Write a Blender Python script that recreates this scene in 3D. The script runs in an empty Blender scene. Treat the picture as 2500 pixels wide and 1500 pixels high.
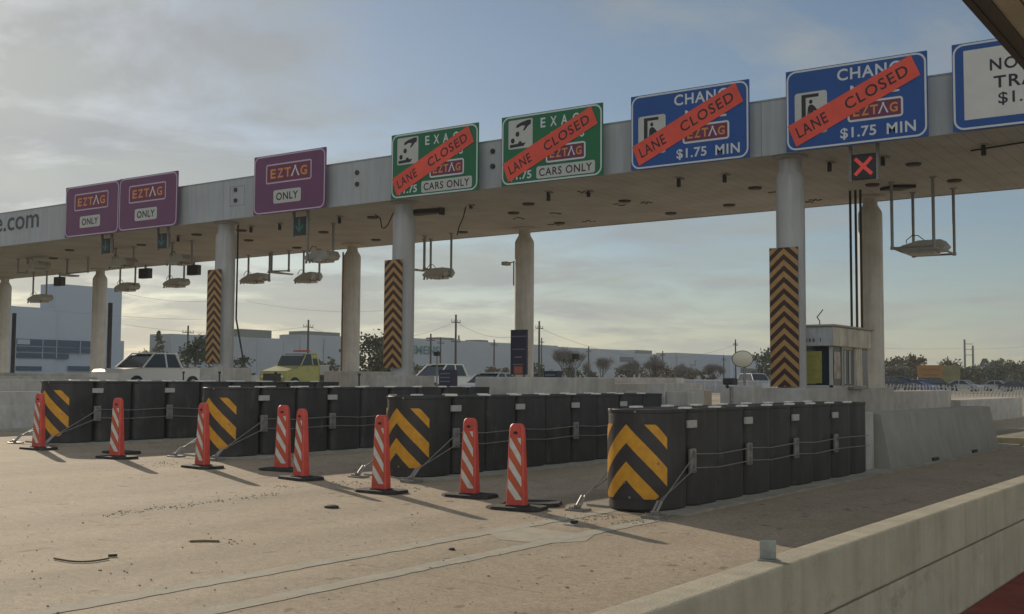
import bpy, bmesh, math, random
from mathutils import Vector, Matrix
random.seed(7)
R = math.radians
C = bpy.context.scene.collection
sc = bpy.context.scene

# ------------------------------------------------------------------ camera, sky, sun, exposure
F_PX = 2780.0
EYE = Vector((0, 0, 1.8))
_y, _p, _r = R(34.8), R(3.70), R(0.35)
FW = Vector((-math.sin(_y) * math.cos(_p), math.cos(_y) * math.cos(_p), math.sin(_p)))
RT0 = Vector((math.cos(_y), math.sin(_y), 0))
UP0 = RT0.cross(FW)
RT = RT0 * math.cos(_r) + UP0 * math.sin(_r)
UP = UP0 * math.cos(_r) - RT0 * math.sin(_r)
cam_d = bpy.data.cameras.new('camera')
cam = bpy.data.objects.new('camera', cam_d); C.objects.link(cam)
M = Matrix((RT, UP, -FW)).transposed().to_4x4(); M.translation = EYE
cam.matrix_world = M
cam_d.sensor_width = 36; cam_d.lens = F_PX / 2500 * 36
cam_d.clip_start = 0.1; cam_d.clip_end = 6000
sc.camera = cam

SUN_EL, SUN_AZ = R(20.5), R(-64.5)          # azimuth measured from +Y towards +X
sun_dir = Vector((math.sin(SUN_AZ) * math.cos(SUN_EL), math.cos(SUN_AZ) * math.cos(SUN_EL), math.sin(SUN_EL)))
sd = bpy.data.lights.new('sun', 'SUN'); sd.energy = 4.2; sd.angle = R(0.6); sd.color = (1.0, 0.86, 0.66)
sun = bpy.data.objects.new('sun', sd); C.objects.link(sun)
sun.rotation_euler = sun_dir.to_track_quat('Z', 'Y').to_euler(); sun.location = (0, 0, 60)

w = bpy.data.worlds.new('World'); sc.world = w; w.use_nodes = True
nt = w.node_tree; nt.nodes.clear()
def wn(t, **k):
    n = nt.nodes.new(t)
    for a, b in k.items(): setattr(n, a, b)
    return n
out = wn('ShaderNodeOutputWorld'); bg = wn('ShaderNodeBackground'); bg.inputs['Strength'].default_value = 0.078
sky = wn('ShaderNodeTexSky', sky_type='NISHITA', sun_disc=False, sun_elevation=SUN_EL, sun_rotation=SUN_AZ,
         altitude=0, air_density=1.0, dust_density=0.4, ozone_density=2.2)
tc = wn('ShaderNodeTexCoord'); sep = wn('ShaderNodeSeparateXYZ')
nt.links.new(tc.outputs['Generated'], sep.inputs[0])
def m(op, a, b=None, c=None):
    n = wn('ShaderNodeMath', operation=op)
    for i, v in enumerate((a, b, c)):
        if v is None: continue
        if isinstance(v, (int, float)): n.inputs[i].default_value = v
        else: nt.links.new(v, n.inputs[i])
    return n.outputs[0]
den = m('ADD', m('MAXIMUM', sep.outputs[2], 0.0), 0.10)
cmb = wn('ShaderNodeCombineXYZ')
nt.links.new(m('DIVIDE', sep.outputs[0], den), cmb.inputs[0])
nt.links.new(m('DIVIDE', sep.outputs[1], den), cmb.inputs[1])
n1 = wn('ShaderNodeTexNoise'); n1.inputs['Scale'].default_value = 1.0; n1.inputs['Detail'].default_value = 9; n1.inputs['Roughness'].default_value = 0.60; n1.inputs['Distortion'].default_value = 0.35
mp = wn('ShaderNodeMapping'); mp.inputs['Location'].default_value = (3.1, 5.3, 0); mp.inputs['Scale'].default_value = (1, 1.0, 1)
nt.links.new(cmb.outputs[0], mp.inputs[0]); nt.links.new(mp.outputs[0], n1.inputs[0])
# more cloud towards the sun (left) and the horizon, clear blue to the right and up
lx = m('ADD', m('MULTIPLY', sep.outputs[0], -0.13), m('MULTIPLY', sep.outputs[1], -0.03))
# unseen cloud added and brightened opposite the sun to fill the shaded faces
anti_fill = m('MAXIMUM', m('ADD', m('MULTIPLY', sep.outputs[0], -math.sin(SUN_AZ)), m('MULTIPLY', sep.outputs[1], -math.cos(SUN_AZ))), 0.0)
cov = m('ADD', m('ADD', m('ADD', n1.outputs['Fac'], lx), m('MULTIPLY', sep.outputs[2], -0.12)), m('MULTIPLY', anti_fill, 0.55))
rmp = wn('ShaderNodeValToRGB'); rmp.color_ramp.elements[0].position = 0.44; rmp.color_ramp.elements[1].position = 0.60
rmp.color_ramp.elements[0].color = (0.15, 0.15, 0.15, 1); rmp.color_ramp.elements[1].color = (0.90, 0.90, 0.90, 1)
nt.links.new(cov, rmp.inputs[0])
n2 = wn('ShaderNodeTexNoise'); n2.inputs['Scale'].default_value = 1.7; n2.inputs['Detail'].default_value = 6
nt.links.new(mp.outputs[0], n2.inputs[0])
cr = wn('ShaderNodeValToRGB')
cr.color_ramp.elements[0].position = 0.36; cr.color_ramp.elements[1].position = 0.62
cr.color_ramp.elements[0].color = (4.75, 4.8, 4.9, 1); cr.color_ramp.elements[1].color = (5.7, 6.0, 5.5, 1)
nt.links.new(n2.outputs['Fac'], cr.inputs[0])
thin = wn('ShaderNodeMix', data_type='RGBA'); thin.inputs[0].default_value = 0.20; nt.links.new(cr.outputs[0], thin.inputs[6]); nt.links.new(sky.outputs[0], thin.inputs[7])   # sky shining through thin cloud
lit = wn('ShaderNodeVectorMath', operation='SCALE'); nt.links.new(thin.outputs[2], lit.inputs[0]); nt.links.new(m('ADD', m('MULTIPLY', anti_fill, 2.1), 1.0), lit.inputs['Scale'])  # boosts the cloud out of view as added fill light
mix = wn('ShaderNodeMix', data_type='RGBA')
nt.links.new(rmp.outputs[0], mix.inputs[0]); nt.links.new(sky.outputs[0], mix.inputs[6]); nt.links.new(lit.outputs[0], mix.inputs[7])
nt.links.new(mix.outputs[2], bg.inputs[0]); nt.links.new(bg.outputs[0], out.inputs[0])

sc.view_settings.view_transform = 'Standard'; sc.view_settings.look = 'None'
sc.view_settings.exposure = -0.25; sc.view_settings.gamma = 1.0
sc.cycles.max_bounces = 6; sc.cycles.diffuse_bounces = 3

# ------------------------------------------------------------------ placing helpers
GS = 0.0205                                        # the plaza falls gently to the right
def gz(x):
    return -GS * x if x > -55 else 1.1275
def ray(px, py): return FW * F_PX + RT * (px - 1250) - UP * (py - 750)
def at(px, py, X=None, Y=None, D=None):
    r = ray(px, py)
    if X is not None: return EYE + r * (X / r.x)
    if Y is not None: return EYE + r * (Y / r.y)
    return EYE + r * (D / F_PX)
def gr(px, py):
    r = ray(px, py); n = Vector((GS, 0, 1)); return EYE + r * (-1.8 / n.dot(r))
def can(px, py, z=8.17):                            # onto the canopy underside z = 8.17 + .005 X
    r = ray(px, py); n = Vector((-0.005, 0, 1)); return EYE + r * ((z - 1.8) / n.dot(r))

# ------------------------------------------------------------------ materials
MATS = {}
def mat(name, col, rough=0.7, metal=0.0, var=0.0, vscale=3.0, bump=0.0, bscale=60.0, col2=None, stain=0.0, emit=None, spec=None, streak=0.0, scuff=None):
    if name in MATS: return MATS[name]
    mt = bpy.data.materials.new(name); mt.use_nodes = True
    t = mt.node_tree; b = t.nodes['Principled BSDF']
    b.inputs['Roughness'].default_value = rough; b.inputs['Metallic'].default_value = metal
    if spec is not None: b.inputs['Specular IOR Level'].default_value = spec
    b.inputs['Base Color'].default_value = (*col, 1)
    tc0 = t.nodes.new('ShaderNodeTexCoord'); oi = t.nodes.new('ShaderNodeObjectInfo')
    of = t.nodes.new('ShaderNodeMath'); of.operation = 'MULTIPLY'; of.inputs[1].default_value = 37.0; t.links.new(oi.outputs['Random'], of.inputs[0])
    tcx = t.nodes.new('ShaderNodeVectorMath'); tcx.operation = 'ADD'; t.links.new(tc0.outputs['Object'], tcx.inputs[0]); t.links.new(of.outputs[0], tcx.inputs[1])
    src = None
    if var > 0 or col2:
        n = t.nodes.new('ShaderNodeTexNoise'); n.inputs['Scale'].default_value = vscale; n.inputs['Detail'].default_value = 7; n.inputs['Roughness'].default_value = 0.62
        t.links.new(tcx.outputs[0], n.inputs[0])
        rp = t.nodes.new('ShaderNodeValToRGB'); rp.color_ramp.elements[0].position = 0.33; rp.color_ramp.elements[1].position = 0.67
        a = tuple(c * (1 - var) for c in col); bb = col2 if col2 else tuple(min(1, c * (1 + var)) for c in col)
        rp.color_ramp.elements[0].color = (*a, 1); rp.color_ramp.elements[1].color = (*bb, 1)
        t.links.new(n.outputs['Fac'], rp.inputs[0]); src = rp.outputs[0]
    if streak > 0:                                  # vertical dirt runs
        mpn = t.nodes.new('ShaderNodeMapping'); mpn.inputs['Scale'].default_value = (5, 5, 0.35)
        t.links.new(tcx.outputs[0], mpn.inputs[0])
        n = t.nodes.new('ShaderNodeTexNoise'); n.inputs['Scale'].default_value = 1.6; n.inputs['Detail'].default_value = 5
        t.links.new(mpn.outputs[0], n.inputs[0])
        rp = t.nodes.new('ShaderNodeValToRGB'); rp.color_ramp.elements[0].position = 0.42; rp.color_ramp.elements[1].position = 0.68
        rp.color_ramp.elements[0].color = (1, 1, 1, 1); k = 1 - streak; rp.color_ramp.elements[1].color = (k, k * 0.97, k * 0.93, 1)
        t.links.new(n.outputs['Fac'], rp.inputs[0])
        mx = t.nodes.new('ShaderNodeMix'); mx.data_type = 'RGBA'; mx.blend_type = 'MULTIPLY'; mx.inputs[0].default_value = 1
        if src: t.links.new(src, mx.inputs[6])
        else: mx.inputs[6].default_value = (*col, 1)
        t.links.new(rp.outputs[0], mx.inputs[7]); src = mx.outputs[2]
    if scuff:                                       # dust, rubs and scrapes with shapes of their own
        mpn = t.nodes.new('ShaderNodeMapping'); mpn.inputs['Scale'].default_value = scuff[1]; t.links.new(tcx.outputs[0], mpn.inputs[0])
        n = t.nodes.new('ShaderNodeTexNoise'); n.inputs['Scale'].default_value = 3.2; n.inputs['Detail'].default_value = 8; n.inputs['Roughness'].default_value = .72; t.links.new(mpn.outputs[0], n.inputs[0])
        rp = t.nodes.new('ShaderNodeValToRGB'); rp.color_ramp.elements[0].position = scuff[3]; rp.color_ramp.elements[1].position = scuff[3] + .12
        rp.color_ramp.elements[0].color = (0, 0, 0, 1); k = scuff[2]; rp.color_ramp.elements[1].color = (k, k, k, 1); t.links.new(n.outputs['Fac'], rp.inputs[0])
        mx = t.nodes.new('ShaderNodeMix'); mx.data_type = 'RGBA'; t.links.new(rp.outputs[0], mx.inputs[0])
        if src: t.links.new(src, mx.inputs[6])
        else: mx.inputs[6].default_value = (*col, 1)
        mx.inputs[7].default_value = (*scuff[0], 1); src = mx.outputs[2]
    if src: t.links.new(src, b.inputs['Base Color'])
    if bump > 0:
        n = t.nodes.new('ShaderNodeTexNoise'); n.inputs['Scale'].default_value = bscale; n.inputs['Detail'].default_value = 4
        t.links.new(tcx.outputs[0], n.inputs[0])
        bp = t.nodes.new('ShaderNodeBump'); bp.inputs['Strength'].default_value = bump; bp.inputs['Distance'].default_value = 0.02
        t.links.new(n.outputs['Fac'], bp.inputs['Height']); t.links.new(bp.outputs[0], b.inputs['Normal'])
    if emit:
        b.inputs['Emission Color'].default_value = (*emit[0], 1); b.inputs['Emission Strength'].default_value = emit[1]
    MATS[name] = mt
    return mt

CONC = mat('concrete', (0.45, 0.43, 0.40), 0.85, var=0.16, vscale=2.0, bump=0.25, bscale=40, streak=0.10, scuff=((.22, .20, .17), (.6, .6, .3), .35, .56))
CONC_W = mat('concrete_parapet', (0.48, 0.44, 0.345), 0.9, var=0.12, vscale=2.6, bump=0.35, bscale=70, streak=0.12, scuff=((.20, .17, .12), (1.2, .6, 1.6), .40, .57))
COLM = mat('column_paint', (0.42, 0.415, 0.41), 0.6, var=0.06, vscale=1.2, streak=0.14)
COLR = mat('column_paint_weathered', (0.60, 0.57, 0.52), 0.7, var=0.1, vscale=1.5, streak=0.12)
FASC = mat('fascia_panel', (0.40, 0.42, 0.44), 0.5, var=0.07, vscale=0.5, streak=0.10, bump=.12, bscale=.8)
BLACK = mat('black_plastic', (0.036, 0.035, 0.036), 0.55, var=0.30, vscale=2.2, bump=0.15, bscale=7, streak=0.2, scuff=((.10, .095, .085), (1, 1, .5), .55, .56))
RUBBER = mat('rubber', (0.024, 0.022, 0.022), 0.8, var=0.4, vscale=8, bump=0.2, scuff=((.14, .12, .09), (1, 1, 1), .5, .54))
GALV = mat('galvanised_steel', (0.24, 0.23, 0.215), 0.5, 0.35, var=0.18, vscale=9)
BRIGHT = mat('bright_metal', (0.85, 0.82, 0.76), 0.35, 0.2)
TURN = mat('dull_steel', (0.30, 0.28, 0.26), 0.5, 0.3)
STICK = mat('white_label', (0.42, 0.41, 0.39), 0.6, var=0.1, vscale=20)
ORANGE = mat('orange_plastic', (0.56, 0.072, 0.05), 0.5, var=0.13, vscale=7, scuff=((.16, .05, .035), (2.5, 2.5, 1.2), .6, .57))
ORANGE_SH = mat('orange_sheeting', (0.50, 0.095, 0.035), 0.45, var=0.08, vscale=9, scuff=((.16, .06, .035), (3, 3, 2), .5, .57))
WHITE_SH = mat('white_sheeting', (0.62, 0.58, 0.55), 0.5, var=0.10, vscale=14, scuff=((.26, .22, .19), (3, 3, 2), .6, .56))
SW = mat('sign_white', (0.60, 0.62, 0.64), 0.5)
SWG = mat('sign_plate_grey', (0.50, 0.50, 0.47), 0.55, var=0.05)
SK = mat('sign_black', (0.025, 0.022, 0.03), 0.6)
SP = mat('sign_purple', (0.155, 0.050, 0.125), 0.5, var=0.06, vscale=1.2)
SPD = mat('sign_plum', (0.17, 0.028, 0.075), 0.5)
SPL = mat('sign_lilac', (0.50, 0.42, 0.52), 0.5)
SO = mat('sign_orange_letters', (0.62, 0.26, 0.07), 0.5)
SG = mat('sign_green', (0.012, 0.14, 0.058), 0.5, var=0.06, vscale=1.2)
SB = mat('sign_blue', (0.012, 0.075, 0.29), 0.5, var=0.06, vscale=1.2)
BAN = mat('banner_vinyl', (0.76, 0.09, 0.055), 0.5, var=0.14, vscale=1.2, bump=.5, bscale=2.5)
SBK = mat('sign_back', (0.25, 0.26, 0.26), 0.6)
DARK = mat('dark_housing', (0.035, 0.035, 0.038), 0.6, var=0.2)
FIXT = mat('fixture_grey', (0.42, 0.41, 0.37), 0.5, var=0.12)
POLEM = mat('hanger_pole', (0.30, 0.30, 0.30), 0.5, 0.3, var=0.1)
WOOD = mat('pole_wood', (0.06, 0.05, 0.045), 0.9, var=0.2)
GLASS = mat('dark_glass', (0.03, 0.04, 0.05), 0.12)
GLASSB = mat('blue_glass', (0.010, 0.045, 0.095), 0.5, spec=.2)
TYRE = mat('tyre_rubber', (0.02, 0.02, 0.02), 0.8)
RIM = mat('rim_metal', (0.4, 0.4, 0.4), 0.4, 0.6)
CARW = mat('paint_white', (0.66, 0.66, 0.63), 0.3)
CARS = mat('paint_silver', (0.42, 0.43, 0.44), 0.3, 0.3)
CARY = mat('paint_yellow', (0.36, 0.34, 0.11), 0.4, scuff=((.2, .19, .12), (1, 1, 1), .5, .5))
CARD = mat('paint_charcoal', (0.05, 0.055, 0.065), 0.3)
CARB = mat('paint_blue', (0.10, 0.13, 0.28), 0.3)
LAMPW = mat('lamp_lens', (0.7, 0.7, 0.65), 0.2)
LAMPR = mat('tail_lens', (0.4, 0.02, 0.02), 0.3)

# ------------------------------------------------------------------ mesh helpers
class MB:
    def __init__(s): s.v = []; s.f = []; s.uv = None; s.mi = []
    def add(s, vs, fs, mi=0):
        o = len(s.v); s.v += [tuple(v) for v in vs]
        for f in fs: s.f.append(tuple(i + o for i in f)); s.mi.append(mi)
        return s
    def box(s, x0, y0, z0, x1, y1, z1, mi=0):
        v = [(x, y, z) for z in (z0, z1) for y in (y0, y1) for x in (x0, x1)]
        return s.add(v, [(0, 2, 3, 1), (4, 5, 7, 6), (0, 1, 5, 4), (2, 6, 7, 3), (0, 4, 6, 2), (1, 3, 7, 5)], mi)
    def bbox(s, x0, y0, z0, x1, y1, z1, b=0.02):    # box with chamfered edges
        bm = bmesh.new(); bmesh.ops.create_cube(bm, size=1)
        for v in bm.verts:
            v.co = Vector(((x0 + x1) / 2 + v.co.x * (x1 - x0), (y0 + y1) / 2 + v.co.y * (y1 - y0), (z0 + z1) / 2 + v.co.z * (z1 - z0)))
        bmesh.ops.bevel(bm, geom=list(bm.edges), offset=b, segments=2, profile=0.6, affect='EDGES')
        bm.verts.ensure_lookup_table(); bm.verts.index_update()
        s.add([v.co for v in bm.verts], [[v.index for v in f.verts] for f in bm.faces]); bm.free(); return s
    def tube(s, p0, p1, r0, r1=None, n=10, caps=True):
        p0 = Vector(p0); p1 = Vector(p1); r1 = r0 if r1 is None else r1
        d = (p1 - p0)
        if d.length < 1e-6: return s
        q = d.to_track_quat('Z', 'Y'); a = q @ Vector((1, 0, 0)); b = q @ Vector((0, 1, 0))
        v = []
        for p, r in ((p0, r0), (p1, r1)):
            for i in range(n):
                t = 2 * math.pi * i / n; v.append(p + a * math.cos(t) * r + b * math.sin(t) * r)
        f = [(i, (i + 1) % n, n + (i + 1) % n, n + i) for i in range(n)]
        if caps: f += [tuple(range(n - 1, -1, -1)), tuple(range(n, 2 * n))]
        return s.add(v, f)
    def path(s, pts, r, n=6):
        for a, b in zip(pts[:-1], pts[1:]): s.tube(a, b, r, n=n)
        return s
    def lathe(s, prof, cx, cy, n=32):               # prof: (r, z)
        v = []; f = []
        for r, z in prof:
            for i in range(n):
                t = 2 * math.pi * i / n; v.append((cx + r * math.cos(t), cy + r * math.sin(t), z))
        for k in range(len(prof) - 1):
            for i in range(n):
                j = (i + 1) % n; f.append((k * n + i, k * n + j, (k + 1) * n + j, (k + 1) * n + i))
        f.append(tuple(range(n - 1, -1, -1))); f.append(tuple((len(prof) - 1) * n + i for i in range(n)))
        return s.add(v, f)
    def soft(s, prof, cx, cy, n, mode):              # lathe with squared-off flanks where the modules press together
        v = []; f = []
        for r, z in prof:
            for i in range(n):
                t = 2 * math.pi * (i + .5) / n; c, d = math.cos(t), math.sin(t); e = 2.0 if (mode == 1 and d < 0) else 5.5
                k = (abs(c) ** e + abs(d) ** e) ** (-1 / e); v.append((cx + r * c * k, cy + r * d * k, z))
        for k in range(len(prof) - 1):
            for i in range(n):
                j = (i + 1) % n; f.append((k * n + i, k * n + j, (k + 1) * n + j, (k + 1) * n + i))
        f.append(tuple(range(n - 1, -1, -1))); f.append(tuple((len(prof) - 1) * n + i for i in range(n)))
        return s.add(v, f)
    def prism(s, poly, fn0, fn1):                    # poly 2D ccw, mapped to two caps
        n = len(poly); v = [fn0(*p) for p in poly] + [fn1(*p) for p in poly]
        f = [tuple(range(n - 1, -1, -1)), tuple(range(n, 2 * n))] + [(i, (i + 1) % n, n + (i + 1) % n, n + i) for i in range(n)]
        return s.add(v, f)
    def poly(s, pts): return s.add(pts, [tuple(range(len(pts)))])
    def build(s, name, material, parent=None, smooth=False, world=False, at=None):
        me = bpy.data.meshes.new(name)
        off = Vector((0, 0, 0))
        if world and parent is not None:
            p = parent
            while p is not None: off += p.location; p = p.parent
        me.from_pydata([Vector(v) - off for v in s.v], [], s.f)
        ms = material if isinstance(material, (list, tuple)) else [material]
        for q in ms: me.materials.append(q)
        if len(ms) > 1:
            for p, k in zip(me.polygons, s.mi): p.material_index = k
        bm = bmesh.new(); bm.from_mesh(me); bmesh.ops.recalc_face_normals(bm, faces=bm.faces); bm.to_mesh(me); bm.free()
        if smooth:
            for p in me.polygons: p.use_smooth = True
            try: me.set_sharp_from_angle(angle=R(38))
            except Exception: pass
        me.update()
        o = bpy.data.objects.new(name, me); C.objects.link(o)
        if parent is not None: o.parent = parent
        return o
def thing(name, label, cat, loc=(0, 0, 0), rz=0.0, group=None):
    o = bpy.data.objects.new(name, None); C.objects.link(o); o.location = loc; o.rotation_euler = (0, 0, rz)
    o.empty_display_size = 0.2
    o['label'] = label; o['category'] = cat
    if group: o['group'] = group
    return o
def tag(o, label, cat, group=None, kind=None):
    o['label'] = label; o['category'] = cat
    if group: o['group'] = group
    if kind: o['kind'] = kind
    return o
def struct(o): o['kind'] = 'structure'; return o
KIDS = {}
def dup(root, loc, rz, label, group=None):
    r = root.copy(); C.objects.link(r); r.location = loc; r.rotation_euler = (0, 0, rz); r['label'] = label
    if group: r['group'] = group
    def rec(a, b):
        for ch in list(a.children):
            c = ch.copy(); C.objects.link(c); c.parent = b; rec(ch, c)
    rec(root, r); return r
def recentre(o, p):                                 # put the origin of a one-mesh thing at its base
    p = Vector(p); o.data.transform(Matrix.Translation(-p)); o.location = p; return o

def text_polys(txt, bold=0.0, spacing=1.0):
    cu = bpy.data.curves.new('t', 'FONT'); cu.body = txt; cu.size = 1; cu.offset = bold; cu.resolution_u = 4; cu.space_character = spacing
    o = bpy.data.objects.new('t', cu); C.objects.link(o)
    dg = bpy.context.evaluated_depsgraph_get(); me = bpy.data.meshes.new_from_object(o.evaluated_get(dg))
    v = [tuple(a.co[:2]) for a in me.vertices]; f = [tuple(p.vertices) for p in me.polygons]
    bpy.data.objects.remove(o); bpy.data.curves.remove(cu); bpy.data.meshes.remove(me)
    return v, f
def put_text(mb, txt, x0, z0, x1, z1, y, bold=0.0, rot=0.0, spacing=1.0, fn=None):
    v, f = text_polys(txt, bold, spacing)
    ax = min(a for a, b in v); bx = max(a for a, b in v); az = min(b for a, b in v); bz = max(b for a, b in v)
    w_, h_ = x1 - x0, z1 - z0; o = []
    for a, b in v:
        u = (a - ax) / (bx - ax) * w_; t = (b - az) / (bz - az) * h_
        if fn: o.append(fn(x0 + u, z0 + t))
        else:
            c, s_ = math.cos(rot), math.sin(rot)
            o.append((x0 + u * c - t * s_, y, z0 + u * s_ + t * c))
    mb.add(o, f)
def rrect(x0, z0, x1, z1, r, n=5):
    p = []
    for cx, cz, a0 in ((x1 - r, z1 - r, 0), (x0 + r, z1 - r, 90), (x0 + r, z0 + r, 180), (x1 - r, z0 + r, 270)):
        for i in range(n + 1):
            a = R(a0 + 90 * i / n); p.append((cx + r * math.cos(a), cz + r * math.sin(a)))
    return p
def ring(mb, x0, z0, x1, z1, r, t, y):
    a = rrect(x0, z0, x1, z1, r); b = rrect(x0 + t, z0 + t, x1 - t, z1 - t, max(0.005, r - t)); n = len(a)
    mb.add([(p[0], y, p[1]) for p in a] + [(p[0], y, p[1]) for p in b], [(i, (i + 1) % n, n + (i + 1) % n, n + i) for i in range(n)])
def plate(mb, x0, z0, x1, z1, r, y): mb.poly([(p[0], y, p[1]) for p in rrect(x0, z0, x1, z1, r)])

# ------------------------------------------------------------------ ground
JX0 = -gr(900, 1353).x - .09 + 4.73 * 24 + 2.365 - 100.1
def ground_mat():
    mt = bpy.data.materials.new('plaza_concrete'); mt.use_nodes = True; t = mt.node_tree; b = t.nodes['Principled BSDF']
    L = t.links.new
    def N(k, **a):
        n = t.nodes.new(k)
        for q, v in a.items(): setattr(n, q, v)
        return n
    tcx = N('ShaderNodeTexCoord')
    def noise(scale, det=6, rg=0.6, map_scale=None):
        n = N('ShaderNodeTexNoise'); n.inputs['Scale'].default_value = scale; n.inputs['Detail'].default_value = det; n.inputs['Roughness'].default_value = rg
        if map_scale:
            mpn = N('ShaderNodeMapping'); mpn.inputs['Scale'].default_value = map_scale; L(tcx.outputs['Object'], mpn.inputs[0]); L(mpn.outputs[0], n.inputs[0])
        else: L(tcx.outputs['Object'], n.inputs[0])
        return n.outputs['Fac']
    def ramp(src, p0, c0, p1, c1):
        r_ = N('ShaderNodeValToRGB'); e = r_.color_ramp.elements; e[0].position = p0; e[1].position = p1; e[0].color = (*c0, 1); e[1].color = (*c1, 1); L(src, r_.inputs[0]); return r_.outputs[0]
    def mul(a, bb, f=1.0):
        x = N('ShaderNodeMix', data_type='RGBA', blend_type='MULTIPLY'); x.inputs[0].default_value = f; L(a, x.inputs[6]); L(bb, x.inputs[7]); return x.outputs[2]
    base = ramp(noise(0.35, 8, 0.65), 0.3, (0.395, 0.315, 0.22), 0.7, (0.465, 0.395, 0.305))
    lane = ramp(noise(0.7, 4, 0.5, (1, 0.09, 1)), 0.35, (0.86, 0.85, 0.84), 0.62, (1.03, 1.02, 1.0))
    spk = ramp(noise(55, 3, 0.7), 0.36, (0.62, 0.6, 0.58), 0.56, (1.05, 1.05, 1.05))
    spk2 = ramp(noise(140, 2, 0.6), 0.60, (1, 1, 1), 0.72, (1.55, 1.5, 1.4))
    grain = ramp(noise(17, 5, 0.8), 0.38, (0.80, 0.79, 0.77), 0.60, (1.10, 1.09, 1.07))
    blot = ramp(noise(4.5, 6, 0.7), 0.30, (0.80, 0.77, 0.72), 0.50, (1, 1, 1))
    col = mul(mul(mul(mul(base, lane), spk, 0.75), spk2), blot, 0.8); col = mul(col, grain)
    stain = ramp(noise(1.1, 7, 0.68, (1, .35, 1)), 0.60, (1, 1, 1), 0.72, (0.74, 0.72, 0.70)); col = mul(col, stain, 0.8)
    drip = ramp(noise(6.0, 2, 0.4, (1, .6, 1)), 0.69, (1, 1, 1), 0.74, (0.45, 0.42, 0.40)); col = mul(col, drip, 0.8)
    # cross joints every 6 m and a longitudinal joint pattern
    sp = N('ShaderNodeSeparateXYZ'); L(tcx.outputs['Object'], sp.inputs[0])
    def mm(op, a, c):
        n = N('ShaderNodeMath', operation=op)
        for i, v in enumerate((a, c)):
            if isinstance(v, (int, float)): n.inputs[i].default_value = v
            else: L(v, n.inputs[i])
        return n.outputs[0]
    wob = mm('MULTIPLY', mm('SUBTRACT', noise(1.2, 3), 0.5), 0.09)
    jx = mm('LESS_THAN', mm('ABSOLUTE', mm('SUBTRACT', mm('FRACT', mm('DIVIDE', mm('ADD', mm('ADD', sp.outputs[0], wob), 100.1 + JX0), 4.73), 0), 0.5), 0), 0.0045)
    jy = mm('LESS_THAN', mm('ABSOLUTE', mm('SUBTRACT', mm('FRACT', mm('DIVIDE', mm('ADD', mm('ADD', sp.outputs[1], wob), 101.0), 7.5), 0), 0.5), 0), 0.0014)
    vo = N('ShaderNodeTexVoronoi', feature='DISTANCE_TO_EDGE'); vo.inputs['Scale'].default_value = .42
    wv = N('ShaderNodeTexNoise'); wv.inputs['Scale'].default_value = 1.6; wv.inputs['Detail'].default_value = 6; L(tcx.outputs['Object'], wv.inputs[0])
    wa = N('ShaderNodeVectorMath', operation='MULTIPLY_ADD'); L(wv.outputs['Color'], wa.inputs[0]); wa.inputs[1].default_value = (.9, .9, 0); L(tcx.outputs['Object'], wa.inputs[2]); L(wa.outputs[0], vo.inputs['Vector'])
    crk = mm('MULTIPLY', mm('LESS_THAN', vo.outputs['Distance'], .0035), ramp(noise(.5, 3), .52, (0, 0, 0), .60, (.6, .6, .6)))
    wheel_x = mm('ABSOLUTE', mm('SUBTRACT', mm('ABSOLUTE', mm('SUBTRACT', mm('FRACT', mm('DIVIDE', mm('ADD', sp.outputs[0], 104.45), 4.73), 0), .5), 0), .19), 0)
    wr = N('ShaderNodeMapRange'); wr.inputs['From Min'].default_value = .03; wr.inputs['From Max'].default_value = .11; wr.inputs['To Min'].default_value = .88; wr.inputs['To Max'].default_value = 1.0; wr.interpolation_type = 'SMOOTHSTEP'; L(wheel_x, wr.inputs['Value'])
    tw = N('ShaderNodeCombineColor'); L(wr.outputs[0], tw.inputs[0]); L(wr.outputs[0], tw.inputs[1]); L(wr.outputs[0], tw.inputs[2]); col = mul(col, tw.outputs[0])
    jj = mm('MAXIMUM', mm('MAXIMUM', jx, jy), crk)
    brk = ramp(noise(0.9, 4), 0.42, (0, 0, 0), 0.58, (0.75, 0.75, 0.75))
    fac = mm('MULTIPLY', jj, brk)
    x = N('ShaderNodeMix', data_type='RGBA'); L(fac, x.inputs[0]); L(col, x.inputs[6]); x.inputs[7].default_value = (0.16, 0.12, 0.085, 1)
    L(x.outputs[2], b.inputs['Base Color']); b.inputs['Roughness'].default_value = 0.88
    bp = N('ShaderNodeBump'); bp.inputs['Strength'].default_value = 0.35; bp.inputs['Distance'].default_value = 0.012
    L(noise(38, 5, 0.7), bp.inputs['Height']); L(bp.outputs[0], b.inputs['Normal'])
    return mt
GM = ground_mat()
FIELD = mat('far_ground', (0.20, 0.19, 0.12), 0.95, var=0.25, vscale=0.05)
mb = MB()
xs = [-1500, -700, -300, -180, -130, -90, -70, -55, -45, -30, -15, -5, 0, 5, 40]
ys = [-60, -10, 0, 10, 20, 40, 60, 100, 140]
def ggz(x): return gz(x) if x > -130 else 1.1275
def grid(xs, ys, name, mt_):
    b = MB(); vs = [(x, y, ggz(x)) for y in ys for x in xs]; nx = len(xs)
    b.add(vs, [(j * nx + i, j * nx + i + 1, (j + 1) * nx + i + 1, (j + 1) * nx + i) for j in range(len(ys) - 1) for i in range(nx - 1)])
    return struct(b.build(name, mt_))
grid([-62, -55, -45, -30, -15, -5, 0, 5, 40], ys, 'ground', GM)
b = MB()                                            # verge and fields reaching the horizon around the plaza
ZV = -0.9
for (x0, x1, y0, y1, za, zb) in ((-1300, -62, -300, 1300, 1.1, 1.1),):
    b.add([(x0, y0, za - .02), (x1, y0, zb - .02), (x1, y1, zb - .02), (x0, y1, za - .02)], [(0, 1, 2, 3)])
xx = [-62, -55, 0, 40]
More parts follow.
